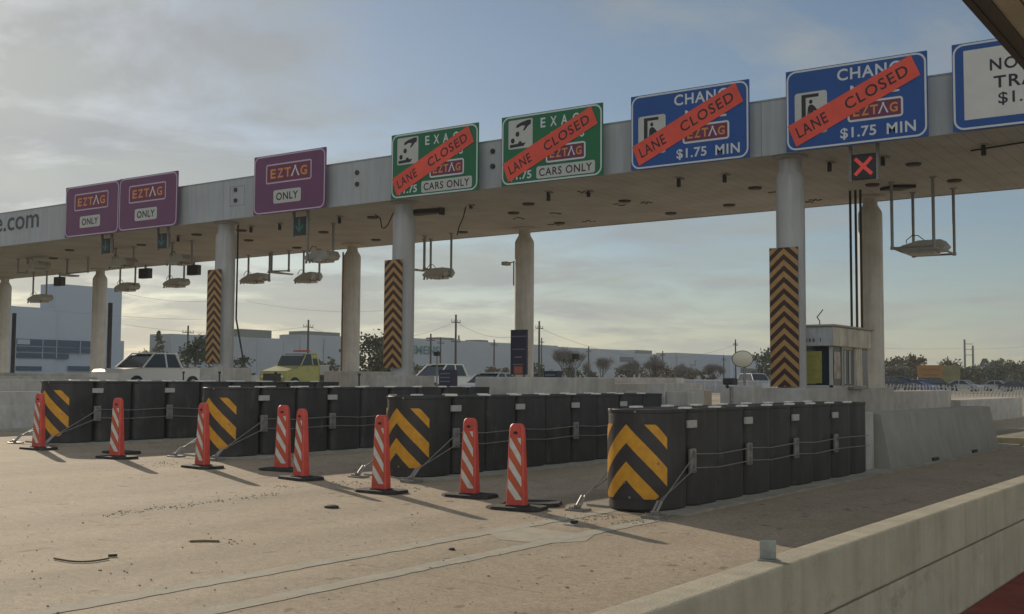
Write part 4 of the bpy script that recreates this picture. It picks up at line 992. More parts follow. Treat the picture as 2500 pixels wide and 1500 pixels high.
def small_board(x0, x1, y0, y1, Y, label):
    a = at(x0, y1, Y=Y); c = at(x1, y0, Y=Y); X = (a.x + c.x) / 2; zg = gz(X); t = thing('payment_machine', label, 'payment machine', (X, Y, zg), 0, 'dark machines on the toll islands')
    b = MB(); b.bbox(a.x, Y, a.z, c.x, Y + .35, c.z, .02); o = b.build('cabinet', NAVY, t, world=True)
    b = MB(); b.box(X - .04, Y + .1, zg, X + .04, Y + .2, a.z + .01); b.build('post', GALV, t, world=True)
    b = MB()
    for k in range(3): b.box(a.x + .06, Y - .006, c.z - .15 - .13 * k, c.x - .06, Y - .001, c.z - .11 - .13 * k)
    b.build('printed_lines', mat('board_lines', (.16, .17, .20), .5), o, world=True)
small_board(1071, 1102, 903, 943, 30.0, 'dark cabinet between two white vehicles')
small_board(1327, 1359, 906, 953, 30.0, 'dark cabinet right of the tall navy notice board')
# camera on rear column
c = at(1242, 644, Y=38.2); t = thing('column_camera', 'small camera on an arm at the left of a rear column', 'camera', (c.x, 38.2, c.z))
b = MB(); b.bbox(-.2, -.25, -.08, .05, .1, .07, .02); b.build('camera_head', FIXT, t); b = MB(); b.tube((-.05, 0, 0), (.35, .15, .12), .02, n=6); b.tube((.18, .1, -.9), (.18, .1, .1), .025, n=6); b.build('arm', DARK, t)
# short posts around the cushions tails and lane equipment
for (px, yt, yb, Y, lb) in ((877, 916, 945, 27, 'thin dark rod left of the middle chevron column'), (1405, 875, 965, 31, 'thin grey post with a box on top right of the notice board'), (448, 911, 935, 27, 'short thin rod behind the second cushion'), (536, 911, 932, 27, 'short thin rod in front of the leftmost plinth'), (673, 912, 930, 27, 'short thin rod in front of the yellow truck'), (1067, 868, 905, 33, 'thin pale post behind the dark cabinet')):
    a = at(px, yt, Y=Y); zg = gz(a.x); t = thing('lane_post', lb, 'post', (a.x, Y, zg), 0, 'thin posts on the toll islands')
    b = MB(); b.tube((0, 0, 0), (0, 0, a.z - zg), .028, n=8); b.build('rod', POLEM if px > 1000 else DARK, t)
    b = MB(); s = .09 if px > 1000 else .035; b.bbox(-s, -s, a.z - zg - .02, s, s, a.z - zg + s * 1.5, .01); b.build('cap', DARK, t)

# ------------------------------------------------------------------ kerbs and deck beyond the canopy at the far right
b = MB(); b.bbox(-9.2, 33.6, gz(-6) - .05, -2.5, 34.6, gz(-6) + .20, .02)
tag(recentre(b.build('yellow_kerb', mat('yellow_kerb', (.42, .36, .22), .8, var=.15)), (-6, 34, gz(-6))), 'pale yellow kerb at the right edge behind the sloped barrier', 'kerb')

# ------------------------------------------------------------------ fences
FW_ = mat('fence_grey', (.33, .33, .35), .6, var=.1)
def picket_fence(p0, p1, h, step, label, lean=0.0):
    p0 = Vector(p0); p1 = Vector(p1); L_ = (p1 - p0).length; d = (p1 - p0) / L_; n = int(L_ / step)
    t = thing('picket_fence', label, 'fence', p0)
    b = MB()
    for i in range(n + 1):
        q = p0 + d * (i * step) - p0; ln = lean * math.sin(i * .22 + 1) * random.uniform(.6, 1.2)
        b.tube((q.x, q.y, q.z), (q.x + ln, q.y, q.z + h + random.uniform(-.04, .04)), .065, n=5)
    b.build('picket', FW_, t)
    b = MB(); e = p1 - p0
    for zz in (h * .25, h * .8): b.tube((0, 0, zz), (e.x, e.y, e.z + zz), .035, n=6)
    b.build('rail', FW_, t)
    b = MB()
    for i in range(int(L_ / 6) + 1): q = d * (i * 6); b.tube((q.x, q.y, q.z), (q.x, q.y, q.z + h * 1.05), .07, n=8)
    b.build('post', FW_, t); return t
picket_fence(gr(2160, 962), gr(2560, 971), 1.0, .36, 'long leaning picket fence at the right in front of parked cars', .28)
picket_fence(at(1600, 950, Y=84) * 1.0 + Vector((0, 0, 0)), at(1905, 958, Y=84), .9, .9, 'grey picket fence between the cushions and the bare trees')
picket_fence(at(1370, 950, Y=70), at(1600, 952, Y=70), 1.0, 1.6, 'sparse post fence in the middle distance')
block(-62, -35.5, 86, 86.5, .86, 'long low grey wall below the bare trees', MATS.get('x') or mat('blue_grey_wall', (.36, .38, .42), .8, var=.06), name='low_wall')
block(-40, -33, 66, 67, 1.3, 'pale concrete pad with a dark opening in the middle distance', name='low_wall')

# ------------------------------------------------------------------ vehicles
def wheel(t, x, y, r, wd=.22):
    b = MB(); b.tube((x - wd / 2, y, r), (x + wd / 2, y, r), r, n=20); o = b.build('wheel', TYRE, t); b = MB(); b.tube((x - wd / 2 - .01, y, r), (x + wd / 2 + .01, y, r), r * .6, n=14); b.build('rim', RIM, o)
def vehicle(name, label, cat, loc, rz, prof, cabin, W_, paint, wb, wr=.33, cabW=None, group=None):
    """prof: body side outline (y,z); cabin: glass outline (y,z); front towards -Y"""
    t = thing(name, label, cat, loc, rz, group); hw = W_ / 2
    b = MB(); n = len(prof); ins = .06
    vs = []
    for s, k in ((-hw + ins, .0), (-hw, 1), (hw, 1), (hw - ins, 0)):
        for (y, z) in prof:
            cy = y * (1 if k else .985); czz = z if k else (z - .03 if z > .6 else z + .02); vs.append((s, cy, czz))
    fs = [tuple(range(n)), tuple(range(4 * n - 1, 3 * n - 1, -1))]
    for a in range(3): fs += [(a * n + i, a * n + (i + 1) % n, (a + 1) * n + (i + 1) % n, (a + 1) * n + i) for i in range(n)]
    b.add(vs, fs); body = b.build('body', paint, t, smooth=True)
    c0 = cabin; m_ = len(c0); zlo = min(z for y, z in c0); zhi = max(z for y, z in c0)
    def wz(z): return (hw - .05) - .16 * (z - zlo) / (zhi - zlo)
    b = MB(); b.add([(-wz(z), y, z) for y, z in c0] + [(wz(z), y, z) for y, z in c0], [tuple(range(m_)), tuple(range(2 * m_ - 1, m_ - 1, -1))] + [(i, (i + 1) % m_, m_ + (i + 1) % m_, m_ + i) for i in range(m_)])
    b.build('cabin_glass', GLASS, t, smooth=False)
    tops = [(y, z) for y, z in c0 if z > zhi - .12]; y0, y1 = min(y for y, z in tops), max(y for y, z in tops)
    b = MB(); b.bbox(-wz(zhi) - .01, y0 - .04, zhi - .03, wz(zhi) + .01, y1 + .04, zhi + .04, .03)
    lo = [(y, z) for y, z in c0 if z < zlo + .12]; ya, yb = min(y for y, z in lo), max(y for y, z in lo)
    for s in (-1, 1):
        b.tube((s * wz(zlo), ya, zlo), (s * wz(zhi), y0, zhi), .045, n=6); b.tube((s * wz(zlo), yb, zlo), (s * wz(zhi), y1, zhi), .06, n=6); ym = (y0 + y1) / 2; b.tube((s * (wz(zlo) + .005), ym, zlo), (s * (wz(zhi) + .005), ym, zhi), .045, n=6)
    b.build('roof', paint, t)
    for y in wb:
        for s in (-1, 1): wheel(t, s * (hw - .1), y, wr)
    yf = min(y for y, z in prof); yr = max(y for y, z in prof)
    zl = .68 if W_ < 2.2 else 1.0
    for s in (-1, 1):
        b = MB(); b.bbox(s * (hw - .30) - .15, yf - .012, zl - .07, s * (hw - .30) + .15, yf + .12, zl + .07, .02); b.build('headlight', LAMPW, t)
        b = MB(); b.bbox(s * (hw - .2) - .10, yr - .1, zl + .0, s * (hw - .2) + .10, yr + .012, zl + .2, .02); b.build('tail_light', LAMPR, t)
    return t
SEDP = [(-2.3, .28), (-2.33, .62), (-2.1, .80), (-1.0, .95), (1.55, .98), (2.2, .95), (2.33, .75), (2.3, .30)]
SEDC = [(-1.15, .93), (-.35, 1.38), (.2, 1.45), (.85, 1.40), (1.7, .97)]
SUVP = [(-2.35, .32), (-2.38, .75), (-2.15, .95), (-1.15, 1.08), (2.25, 1.10), (2.36, .8), (2.3, .34)]
SUVC = [(-1.2, 1.06), (-.5, 1.62), (.2, 1.70), (1.9, 1.64), (2.2, 1.08)]
PUP = [(-2.9, .40), (-2.93, .90), (-2.7, 1.08), (-1.4, 1.18), (.95, 1.20), (2.85, 1.22), (2.9, .55), (2.8, .42)]
PUC = [(-1.5, 1.15), (-.65, 1.78), (-.1, 1.86), (.75, 1.84), (1.05, 1.18)]
p = at(372, 925, D=62); pk = vehicle('pickup_truck', 'white pickup truck passing behind the barrels at the left', 'pickup truck', (p.x, p.y, gz(p.x)), R(6), PUP, PUC, 1.95, CARW, (-1.85, 1.75), .40); pk.scale = (1.1, 1.12, 1.12)
# yellow truck
p = at(735, 925, D=72); zg = gz(p.x)
TRP = [(-2.9, .55), (-2.95, 1.10), (-2.75, 1.38), (-1.2, 1.78), (.6, 1.82), (.65, .60)]
TRC = [(-1.3, 1.74), (-1.0, 2.45), (-.6, 2.60), (.5, 2.60), (.6, 1.80)]
t = vehicle('yellow_truck', 'yellow conventional truck driving behind the barrels', 'truck', (p.x, p.y, zg), R(4), TRP, TRC, 2.3, CARY, (-1.9, 2.6), .48)
t.scale = (.9, .9, .9)
b = MB(); b.bbox(-1.0, -.05, 1.80, 1.0, .64, 2.55, .04); b.build('sleeper_panel', CARY, t)
b = MB(); b.bbox(-1.15, 1.3, .95, 1.15, 5.4, 1.12, .03); b.bbox(-.45, 1.1, .6, .45, 5.3, .95, .02); b.build('flat_deck', mat('deck_grey', (.18, .18, .17), .7, var=.2), t)
b = MB(); b.bbox(-.8, .9, 1.12, .8, 2.1, 1.85, .05); b.build('deck_locker', mat('locker', (.35, .34, .3), .5), t)
b = MB(); b.bbox(-.7, -.1, 2.75, .7, .12, 2.86, .02); b.build('roof_light_bar', LAMPR, t)
b = MB(); b.bbox(-.8, -2.99, .7, .8, -2.94, 1.2, .02); b.build('grille', DARK, t)
p = at(1085, 930, D=68); vehicle('pickup_truck', 'white pickup truck behind the dark cabinet in the middle', 'pickup truck', (p.x, p.y, gz(p.x)), R(-4), PUP, PUC, 1.95, CARW, (-1.85, 1.75), .40)
p = at(1200, 930, D=62); vehicle('sedan_car', 'silver sedan partly hidden by the blue grey block', 'car', (p.x, p.y, gz(p.x)), R(5), SEDP, SEDC, 1.8, CARS, (-1.4, 1.4))
p = at(1845, 930, D=112); vehicle('suv_car', 'pale blue white car left of the chevron column by the booth', 'car', (p.x, p.y, gz(p.x)), R(50), SUVP, SUVC, 1.85, CARS, (-1.4, 1.4))
grp = 'cars parked behind the picket fence'
for (px, D_, rz, pa, lb, kind) in ((2195, 128, 60, CARD, 'large charcoal car at the left end of the picket fence', 1), (2240, 132, 75, CARB, 'blue car behind the fence under the orange board', 0), (2285, 134, 100, CARD, 'dark car right of the blue car behind the fence', 1),
                                    (2352, 150, 80, CARS, 'silver car behind the fence right of the orange board', 0), (2437, 160, 85, CARS, 'small silver car behind the fence at the far right', 0), (2480, 158, 95, CARD, 'dark car behind the fence at the right edge', 0), (2140, 150, 60, CARS, 'silver car peeping right of the rear column', 0)):
    p = at(px, 935, D=D_); vehicle('parked_car', lb, 'car', (p.x, p.y, gz(p.x)), R(rz), SUVP if kind else SEDP, SUVC if kind else SEDC, 1.85, pa, (-1.4, 1.4), group=grp)

# ------------------------------------------------------------------ far buildings along the frontage road
XB = -191.0
WALLB = mat('warehouse_wall', (.28, .31, .35), .8, var=.06, vscale=.15, streak=.05)
WALLW = mat('white_block_wall', (.30, .35, .42), .8, var=.04, vscale=.1)
ROOFD = mat('roof_unit_dark', (.13, .14, .12), .8)
ZB = 1.1
def yat(px): return at(px, 900, X=XB).y
def hat(px, py, X=XB): return at(px, py, X=X).z
def bld(b, x0px, x1px, ytop, depth=45, dx=0.0, zb=ZB):
    y0, y1 = yat(x0px), yat(x1px); z = hat((x0px + x1px) / 2, ytop, XB + dx)
    b.box(XB + dx - depth, y0, zb - .2, XB + dx, y1, z); return y0, y1, z
t = thing('office_building', 'white block building with blue ribbon windows at the left', 'building', (XB, yat(170), ZB))
b = MB(); bld(b, -60, 134, 748); wl = b.build('low_wing', WALLW, t, world=True)
b = MB(); y0, y1, z = bld(b, 133.5, 295, 699, 5, dx=-.3); b.build('tower_block', WALLW, t, world=True)
b = MB(); bld(b, 295.3, 306, 833, dx=-.6); b.build('side_wing', WALLW, t, world=True)
b = MB()
for (a, c, ya, yb) in ((38, 222, 827, 843), (38, 222, 846, 858), (38, 165, 861, 874), (38, 100, 894, 905), (165, 222, 894, 905)):
    b.box(XB, yat(a), hat(a, yb), XB + .25, yat(c), hat(a, ya))
wnd = b.build('ribbon_window', GLASSB, t, world=True)
for px in (100, 134, 192):
    b = MB(); b.box(XB + .252, yat(px), hat(px, 876), XB + .30, yat(px) + .12, hat(px, 827)); b.build('mullion', WALLW, wnd, world=True)
b = MB(); b.box(XB + .26, yat(38), hat(50, 841), XB + .4, yat(68), hat(50, 829)); b.build('white_infill', WALLW, wnd, world=True)
t = thing('warehouse', 'long pale warehouse behind the yellow truck with dark roof units', 'building', (XB, yat(600), ZB))
b = MB(); bld(b, 417, 716, 822, 7); bld(b, 716.2, 734, 828, 7, dx=-.5); bld(b, 734.2, 862, 820, 7, dx=-.2); b.build('wall', WALLB, t, world=True)
b = MB()
for (a, c, y0_, y1_) in ((592, 669, 803, 818), (585, 592, 810, 818), (752, 836, 808, 820), (735, 752, 816, 822)): bz0, bz1 = hat(a, y1_), hat(a, y0_); b.box(XB - 6.5, yat(a), bz0 - 1.5, XB - 1, yat(c), bz1)
b.build('roof_unit', ROOFD, t, world=True)
b = MB()
for px in (626, 500, 560, 690, 790): b.box(XB, yat(px), ZB, XB + .15, yat(px) + .25, hat(px, 826))
b.build('wall_joint', mat('wall_joint', (.28, .30, .33), .8), t, world=True)
t = thing('warehouse', 'long blue grey factory hall with green wall lettering', 'building', (XB, yat(1200), ZB))
b = MB(); bld(b, 985, 1244, 832, dx=0); y0, y1 = yat(985), yat(1244)
b2 = MB(); zf_ = hat(1010, 826)
b2.box(XB - 9, yat(985), ZB, XB, yat(1362), zf_); b2.build('wall', WALLB, t, world=True)
b = MB(); b.box(XB - 8, yat(1095), zf_, XB - 3, yat(1130), zf_ + .8); b.box(XB - 8, yat(1190), zf_, XB - 3, yat(1212), zf_ + .7); b.tube((XB - 6, yat(1161), zf_), (XB - 6, yat(1161), zf_ + 1.8), .25, n=8); b.build('roof_unit', ROOFD, t, world=True)
b = MB()
ya, yb = yat(982), yat(1072); zc0, zc1 = hat(1040, 866), hat(1040, 845)
put_text(b, 'SIEMENS', 0, 0, 1, 1, 0, bold=.03, fn=lambda u, v: (XB + .12, ya + (yb - ya) * u, zc0 + (zc1 - zc0) * v))
b.build('lettering', mat('teal_letters', (.03, .12, .14), .7), t, world=True)
t = thing('warehouse', 'raised pale hall with a small dark sign, right of the factory hall', 'building', (XB, yat(1450), ZB))
z2 = hat(1450, 851.5)
b = MB(); b.box(XB - 9, yat(1362.5), ZB, XB - .3, yat(1552), z2); b.box(XB - 9, yat(1552.3), ZB, XB - .8, yat(1655), z2 - .9); b.box(XB - 9, yat(1655.3), ZB, XB - .3, yat(1780), z2 + .1); b.box(XB - 9, yat(1780.3), ZB, XB - 1.5, yat(1830), z2 - 1.0); b.build('wall', WALLB, t, world=True)
b = MB(); b.box(XB - .3, yat(1515), hat(1530, 884), XB - .1, yat(1548), hat(1530, 872)); ws = b.build('wall_sign', mat('wall_sign_dark', (.06, .07, .10), .6), t, world=True)
b = MB(); b.box(XB - .3, yat(1686), hat(1700, 893), XB - .1, yat(1720), hat(1700, 890)); b.box(XB - .3, yat(1698), hat(1700, 889), XB - .1, yat(1706), hat(1700, 880)); b.build('wall_emblem', mat('wall_emblem', (.16, .18, .22), .6), t, world=True)
b = MB(); b.box(XB - 12, yat(1578), z2 - 1, XB - 3, yat(1610), z2 + .5); b.build('roof_unit', ROOFD, t, world=True)
Xh = -150
def yh(px): return at(px, 900, X=Xh).y
t = thing('small_building', 'pale gabled building right of the round mirror', 'building', (Xh, yh(1845), ZB))
b = MB(); za, zc = hat(1830, 898, Xh), hat(1830, 870, Xh)
b.box(Xh - 12, yh(1783), ZB, Xh, yh(1868), hat(1830, 880, Xh)); b.box(Xh - 12, yh(1790), ZB, Xh + .3, yh(1806), zc); b.build('wall', WALLW, t, world=True)
b = MB(); b.box(Xh + .0, yh(1808), ZB, Xh + .4, yh(1860), hat(1830, 900, Xh)); b.build('dark_opening', DARK, t, world=True)
b = MB(); b.box(Xh - 13, yh(1838), hat(1850, 880, Xh), Xh + .2, yh(1866), hat(1850, 868, Xh)); b.build('roof_unit', ROOFD, t, world=True)

# orange board at the right
a = at(2246, 940, D=170); c = at(2296, 892, D=170); ctr = (a + c) / 2
t = thing('construction_board', 'large orange and mustard board standing behind the picket fence', 'sign', (ctr.x, ctr.y, gz(ctr.x)), R(20))
hw = (c - a).length * .42; hz0, hz1 = a.z - gz(ctr.x), c.z - gz(ctr.x)
b = MB(); b.bbox(-hw, 0, hz0, hw, .1, hz1, .03); ob = b.build('orange_face', mat('board_orange', (.25, .12, .025), .6, var=.12, vscale=1), t)
b = MB(); b.bbox(hw + .02, .02, hz0, hw + 2 * hw * .68, .12, hz1 * .985, .03); b.build('mustard_face', mat('board_mustard', (.17, .145, .06), .6, var=.2, vscale=1), t)
b = MB(); hh = hz1 - hz0
for k, l_ in ((.78, 1.4), (.5, 1.2), (.2, .9)): b.box(-hw * .5 * l_, -.012, hz0 + hh * k - .12, hw * .5 * l_, -.004, hz0 + hh * k + .12)
b.build('board_lines', mat('board_brown', (.2, .08, .02), .6), ob)
b = MB()
for x in (-hw * .8, 0, hw * .9, hw * 2): b.box(x - .08, .12, 0, x + .08, .24, hz1)
b.build('post', WOOD, t)

# ------------------------------------------------------------------ trees
def leaf_mat(name, c): return mat(name, c, .85, col2=tuple(min(1, k * 2.1) for k in c), var=.45, vscale=.9)
LEAF = leaf_mat('leaf_dark', (.035, .045, .022)); LEAFY = leaf_mat('leaf_olive', (.060, .058, .025)); LEAFB = leaf_mat('leaf_brown', (.095, .062, .035)); BARK = mat('bark', (.07, .055, .045), .95, var=.25)
def limbs(b, p, d, L_, r, depth, rnd, tips):
    e = p + d * L_; b.tube(p, e, r, r * .62, n=5, caps=False)
    if depth == 0: tips.append(e); return
    for k in range(rnd.choice((2, 3, 3))):
        q = (d + Vector((rnd.uniform(-.75, .75), rnd.uniform(-.75, .75), rnd.uniform(-.1, .6)))).normalized()
        limbs(b, p + d * L_ * rnd.uniform(.65, 1), q, L_ * rnd.uniform(.6, .82), r * .6, depth - 1, rnd, tips)
def tree(px, D_, h, wd, label, leaf=LEAF, dens=420, ls=.5, kind='round', seed=1, name='tree', zb=None, group=None):
    rnd = random.Random(seed * 77 + int(px)); p = at(px, 925, D=D_); z = ggz(p.x) if zb is None else zb
    t = thing(name, label, 'tree', (p.x, p.y, z), 0, group); b = MB(); tips = []
    th = h * (.28 if kind == 'round' else .15 if kind == 'bush' else .2)
    if kind == 'bare':
        for k in range(4): limbs(b, Vector((rnd.uniform(-.3, .3), rnd.uniform(-.3, .3), 0)), Vector((rnd.uniform(-.5, .5), rnd.uniform(-.5, .5), 1)).normalized(), h * .22, h * .012, 5, rnd, tips)
        b.build('trunk', BARK, t)
        cb = MB()
        for e in tips:
            for k in range(4):
                d = Vector((rnd.uniform(-1, 1), rnd.uniform(-1, 1), rnd.uniform(.1, 1.6))).normalized() * h * rnd.uniform(.06, .14); cb.tube(e, e + d, .014, .006, n=3, caps=False)
        cb.build('crown', mat('twigs', (.17, .15, .14), .95), t); return t
    limbs(b, Vector((0, 0, 0)), Vector((rnd.uniform(-.06, .06), rnd.uniform(-.06, .06), 1)).normalized(), th, h * .03, 2, rnd, tips); b.build('trunk', BARK, t)
    cb = MB(); cl = []
    K = 60 if kind == 'conifer' else 30
    for k in range(K):
        if kind == 'conifer': f_ = rnd.random(); zc = th * .6 + (h - th * .6) * f_; rr = wd / 2 * (1 - f_) ** .8 * rnd.uniform(.3, .9); s = .10 * h * (1.15 - f_)
        else:
            zc = th + (h - th) * rnd.uniform(.05, .88); f_ = (zc - th) / (h - th); rr = wd / 2 * math.sqrt(max(.05, 1 - (2 * f_ - .85) ** 2 * .75)) * rnd.uniform(.25, .85); s = min(h, wd) * rnd.uniform(.12, .2)
        a = rnd.uniform(0, 6.283); cl.append((Vector((rr * math.cos(a), rr * math.sin(a), zc)), s))
    for k in range(dens):
        c, s = rnd.choice(cl); g = Vector((rnd.gauss(0, 1), rnd.gauss(0, 1), rnd.gauss(0, .75))); g.normalize(); q = c + g * s * rnd.uniform(.45, 1.12)
        if q.z < .1: continue
        u = Vector((rnd.uniform(-1, 1), rnd.uniform(-1, 1), rnd.uniform(-1, 1))).normalized(); v = u.cross(Vector((rnd.uniform(-1, 1), rnd.uniform(-1, 1), rnd.uniform(-1, 1)))).normalized(); l_ = ls * rnd.uniform(.5, 1.2)
        cb.add([q - u * l_ * .5, q + v * l_ * .35, q + u * l_ * .5, q - v * l_ * .35], [(0, 1, 2, 3)])
    cb.build('crown', leaf, t); return t
tree(385, 175, 8.0, 4.4, 'small pointed conifer left of the pale warehouse', LEAF, 700, .45, 'conifer', 1)
tree(362, 170, 5.0, 5.4, 'low olive bush at the foot of the pointed conifer', LEAFY, 700, .45, 'bush', 2)
tree(402, 172, 4.9, 4.6, 'low dark bush right of the pointed conifer', LEAF, 500, .45, 'bush', 3)
tree(330, 170, 3.6, 3.4, 'tiny bush above the white pickup hood', LEAFY, 300, .4, 'bush', 4)
tree(492, 120, 5.6, 4.4, 'dark dense tree half hidden by the leftmost front column', LEAF, 1500, .4, 'bush', 5)
tree(588, 120, 3.0, 3.0, 'low bush right of the leftmost front column', LEAF, 500, .4, 'bush', 6)
tree(905, 130, 6.0, 6.0, 'dark tree between the rear column and the middle chevron board', LEAF, 1800, .42, 'bush', 7)
tree(945, 128, 5.0, 4.5, 'dark lower tree touching the middle chevron board', LEAFY, 1300, .42, 'bush', 8)
tree(805, 150, 3.6, 6.0, 'olive bushes behind the yellow truck deck', LEAFY, 700, .45, 'bush', 9)
tree(1025, 160, 3.0, 4.0, 'small green bush below the wall lettering', LEAFY, 400, .4, 'bush', 10)
for i, (px, D_, h, lb) in enumerate(((1385, 150, 7.6, 'tallest bare tree right of the dark cabinet'), (1465, 160, 6.4, 'bare tree in the centre gap'), (1545, 170, 5.6, 'bare tree below the small dark wall sign'), (1600, 165, 6.2, 'bare tree right of the small dark wall sign'), (1665, 175, 5.0, 'low bare tree left of the faint wall emblem'), (1740, 175, 5.4, 'bare tree left of the round mirror'))):
    tree(px, D_, h, h, lb, kind='bare', seed=20 + i, name='bare_tree', group='bare winter trees')
HEDGE = [(1530, 190, 3.2, 7, LEAFY), (1590, 190, 3.6, 9, LEAFB), (1650, 185, 3.2, 9, LEAFB), (1710, 190, 2.6, 7, LEAFY), (1310, 170, 3.2, 6, LEAF), (1210, 170, 2.8, 6, LEAFB), (1380, 175, 2.8, 6, LEAF), (1440, 180, 2.2, 6, LEAF)]
HL = ['low bush below the small dark wall sign', 'brown hedge bush in front of the raised hall', 'brown hedge bush below the bare twigs', 'olive bush near the camera post', 'dark bush right behind the navy board', 'brown bush above the silver sedan', 'dark bush behind the dark cabinet', 'low dark bush in the centre gap']
for i, (px, D_, h, wd, lf) in enumerate(HEDGE): tree(px, D_, h, wd, HL[i], lf, 800, .45, 'bush', 30 + i, name='bush')
RT_ = [(1885, 190, 6.0, 7, LEAF, 'dark tree right of the pale gabled building'), (2150, 210, 4.0, 6, LEAF, 'dark bush just right of the rear column by the booth'), (2185, 215, 5.2, 8, LEAFY, 'olive tree above the large charcoal car'), (2215, 230, 5.8, 9, LEAFB, 'brown leaved tree left of the orange board'), (2236, 225, 6.4, 5, LEAFB, 'reddish tree crown touching the orange board'),
       (2320, 240, 6.0, 8, LEAFY, 'green tree peeping over the mustard board'), (2345, 250, 4.2, 9, LEAF, 'dark low tree right of the mustard board'), (2400, 260, 4.8, 9, LEAF, 'dark tree below the flat topped mast'), (2450, 265, 6.2, 7, LEAFY, 'rounded olive tree near the right edge'), (2495, 240, 6.0, 8, LEAFY, 'yellowish tree at the right edge'), (2425, 255, 4.4, 6, LEAF, 'dark bush between the flat mast and the rounded tree'), (2370, 245, 3.6, 8, LEAFY, 'olive bush behind the silver parked car'), (2260, 235, 4.0, 9, LEAF, 'dark bush behind the orange board')]
for i, (px, D_, h, wd, lf, lb) in enumerate(RT_): tree(px, D_, h, wd, lb, lf, 900, .6, 'bush' if h < 5 else 'round', 50 + i)
tree(2183, 180, 5.6, 4, 'thin bare tree right of the rear column', kind='bare', seed=70, name='bare_tree')
# flat far woodland strip
b = MB(); rnd = random.Random(5)
for k in range(9000):
    a = R(rnd.uniform(4, 62)); d = rnd.uniform(420, 520); x, y = -d * math.sin(a), d * math.cos(a); z = 1.0 + rnd.random() ** 1.4 * (5.5 + 2.5 * math.sin(a * 40) + 1.5 * math.sin(a * 97)); l_ = rnd.uniform(.8, 2.2)
    u = Vector((rnd.uniform(-1, 1), rnd.uniform(-1, 1), rnd.uniform(-1, 1))).normalized() * l_; v = Vector((rnd.uniform(-1, 1), rnd.uniform(-1, 1), rnd.uniform(-1, 1))).normalized() * l_
    b.add([(x - u.x, y - u.y, z - u.z), (x + v.x, y + v.y, z + v.z), (x + u.x, y + u.y, z + u.z), (x - v.x, y - v.y, z - v.z)], [(0, 1, 2, 3)])
tag(b.build('distant_wood', leaf_mat('leaf_far', (.055, .06, .045))), 'low line of far woodland along the horizon', 'wood', kind='stuff')

# ------------------------------------------------------------------ utility poles and wires
poles = []
def upole(px, D_, ytop, label, arms=1, r=.16):
    p = at(px, 900, D=D_); top = at(px, ytop, D=D_).z; t = thing('utility_pole', label, 'utility pole', (p.x, p.y, ZB), 0, 'utility poles along the frontage road')
    b = MB(); b.tube((0, 0, 0), (0, 0, top - ZB), r, r * .7, n=8); b.build('pole', WOOD, t)
    b = MB()
    for k in range(arms): z = top - ZB - 1.0 - 2.4 * k; b.box(-.05, -.9, z, .05, .9, z + .10)
    for k in range(arms):
        z = top - ZB - .85 - 2.4 * k
        for s in (-.85, -.35, .35, .85): b.tube((0, s, z), (0, s, z + .22), .04, n=6)
    b.build('crossarm', WOOD, t); poles.append(Vector((p.x, p.y, top - .9))); return t
for a in ((457, 150, 795, 'utility pole right of the pointed conifer'), (751, 150, 781, 'utility pole behind the yellow truck'), (1051, 160, 815, 'thin utility pole through the wall lettering'), (1075, 185, 824, 'short utility pole right of the wall lettering'), (1112, 140, 768, 'tallest utility pole in the centre'), (1206, 190, 829, 'utility pole left of the navy board'), (1316, 150, 784, 'utility pole right of the navy board'), (1322, 230, 825, 'stub pole behind the pole right of the navy board'), (1437, 200, 846, 'utility pole between the bare trees'), (1618, 230, 857, 'short utility pole right of the low wall sign'), (1767, 230, 868, 'utility pole just left of the round mirror'), (1796, 190, 829, 'tall thin pole directly above the round mirror'), (2314, 300, 870, 'pole stub above the mustard board'), (2425, 330, 885, 'small lattice pole left of the rounded olive tree'), (2460, 340, 878, 'pole second from the right edge'), (2485, 340, 884, 'pole nearest the right edge')):
    upole(*a, arms=2 if a[0] in (1112,) else 1)
t = thing('transmission_tower', 'tall twin mast with cross ties at the right', 'utility pole', (at(2356, 900, D=330).x, at(2356, 900, D=330).y, ZB))
for px, yt in ((2356, 829), (2376, 844)):
    p = at(px, 900, D=330); b = MB(); b.tube((p.x, p.y, ZB), (p.x, p.y, at(px, yt, D=330).z), .34, .28, n=8); b.build('mast', mat('mast_grey', (.15, .16, .17), .7), t, world=True)
b = MB(); p = at(2356, 900, D=330); q = at(2376, 900, D=330)
for y in (840, 853, 867): z = at(2356, y, D=330).z; b.tube((p.x, p.y, z), (q.x, q.y, z), .09, n=6)
b.build('cross_tie', mat('mast_grey', (.15, .16, .17), .7), t, world=True)
p = at(2383, 900, D=260); t = thing('flat_mast', 'short mast with a flat disc top beyond the trees', 'mast', (p.x, p.y, ZB)); zt = at(2383, 904, D=260).z - ZB
b = MB(); b.tube((0, 0, 0), (0, 0, zt), .9, .8, n=10); b.build('mast', WOOD, t); b = MB(); b.lathe([(.9, zt - .3), (1.5, zt), (1.5, zt + .25), (.6, zt + .4)], 0, 0, 18); b.build('disc_top', WOOD, t)
def span(a, c, sag, label, r=.03):
    b = MB(); n = 14; b.path([a.lerp(c, i / n) - Vector((0, 0, sag * 4 * (i / n) * (1 - i / n))) for i in range(n + 1)], r * .5, 4); o = b.build('power_line', mat('wire', (.2, .2, .19), .7)); tag(o, label, 'power line', 'power lines along the frontage road'); recentre(o, a)
span(poles[6], poles[11], 3.0, 'upper wire sagging from the navy board pole to the mirror pole', .035)
span(poles[6] - Vector((0, 0, 2.2)), poles[11] - Vector((0, 0, 2.0)), 3.0, 'lower wire sagging from the navy board pole to the mirror pole', .035)
span(poles[4], poles[6], 1.6, 'wire between the tallest central pole and the navy board pole', .03)
span(poles[4], poles[1], 2.0, 'wire from the tallest central pole to the yellow truck pole', .03)
a = at(300, 715, D=150); span(a, at(520, 735, D=150), .5, 'upper faint wire left of the leftmost front column', .03)
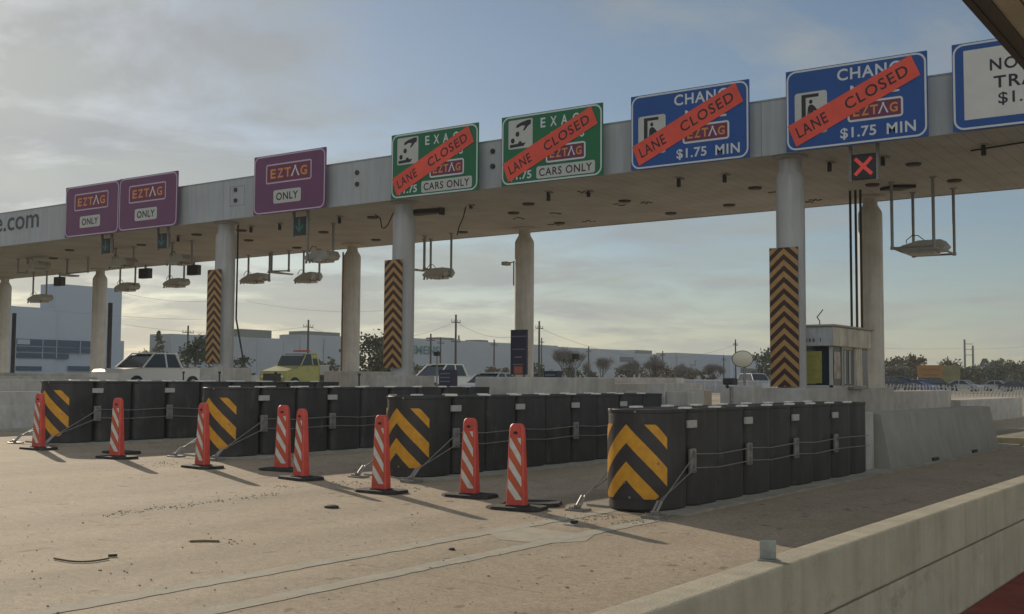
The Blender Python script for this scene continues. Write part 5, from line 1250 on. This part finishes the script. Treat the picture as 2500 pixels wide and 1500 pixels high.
a = at(300, 760, D=150); span(at(-60, 735, D=150), at(520, 782, D=150), .5, 'second faint wire crossing the left buildings', .03)
span(at(290, 790, D=150), poles[1], 1.0, 'lowest faint wire left of the yellow truck pole', .03)
span(at(600, 735, D=150), at(980, 755, D=150), .8, 'faint wire high above the warehouse roof', .025)
span(at(2150, 850, D=300), at(2356, 850, D=330), .3, 'faint wire left of the twin mast', .05)
span(at(2376, 853, D=330), at(2560, 840, D=330), .3, 'faint wire right of the twin mast', .05)

# ------------------------------------------------------------------ near eave at the top right
t = thing('near_eave', 'dark edged roof eave overhead in the top right corner', 'roof', (-1.0, 8, 4.0))
EV = mat('eave_soffit', (.40, .37, .30), .7, var=.1, vscale=2)
EX = -1.55
b = MB(); b.box(EX, 2, 4.0, EX + .045, 60, 4.22); b.build('drip_edge', mat('eave_edge', (.05, .042, .045), .6), t, world=True)
b = MB(); b.box(EX + .046, 2, 4.01, EX + .13, 60, 4.2); b.build('gutter_strip', mat('eave_dark', (.075, .07, .065), .7), t, world=True)
b = MB(); b.box(EX + .131, 2, 4.02, EX + .26, 60, 4.2); b.build('fascia_strip', EV, t, world=True)
b = MB()
for k in range(40): b.box(EX + .27, 2 + k * 1.2, 4.026, EX + .95, 2 + k * 1.2 + 1.188, 4.2); b.box(EX + .965, 2 + k * 1.2, 4.026, 2.8, 2 + k * 1.2 + 1.188, 4.2)
b.build('soffit_panel', EV, t, world=True)
b = MB(); b.box(EX - .02, 2, 4.221, 2.8, 60, 4.5); b.build('roof_deck', FASC, t, world=True)

# ------------------------------------------------------------------ thin summer haze over the whole place
hz = bpy.data.materials.new('haze_air'); hz.use_nodes = True; hz.node_tree.nodes.clear()
ho = hz.node_tree.nodes.new('ShaderNodeOutputMaterial'); hv = hz.node_tree.nodes.new('ShaderNodeVolumePrincipled')
hv.inputs['Color'].default_value = (.80, .86, .92, 1); hv.inputs['Density'].default_value = 0.00032; hv.inputs['Anisotropy'].default_value = 0.3
hz.node_tree.links.new(hv.outputs[0], ho.inputs['Volume'])
b = MB(); b.box(-1310, -310, -2.2, 710, 1310, 40); o = b.build('haze', hz); o['kind'] = 'stuff'; o['label'] = 'thin pale haze in the air over the whole plaza'; o['category'] = 'haze'
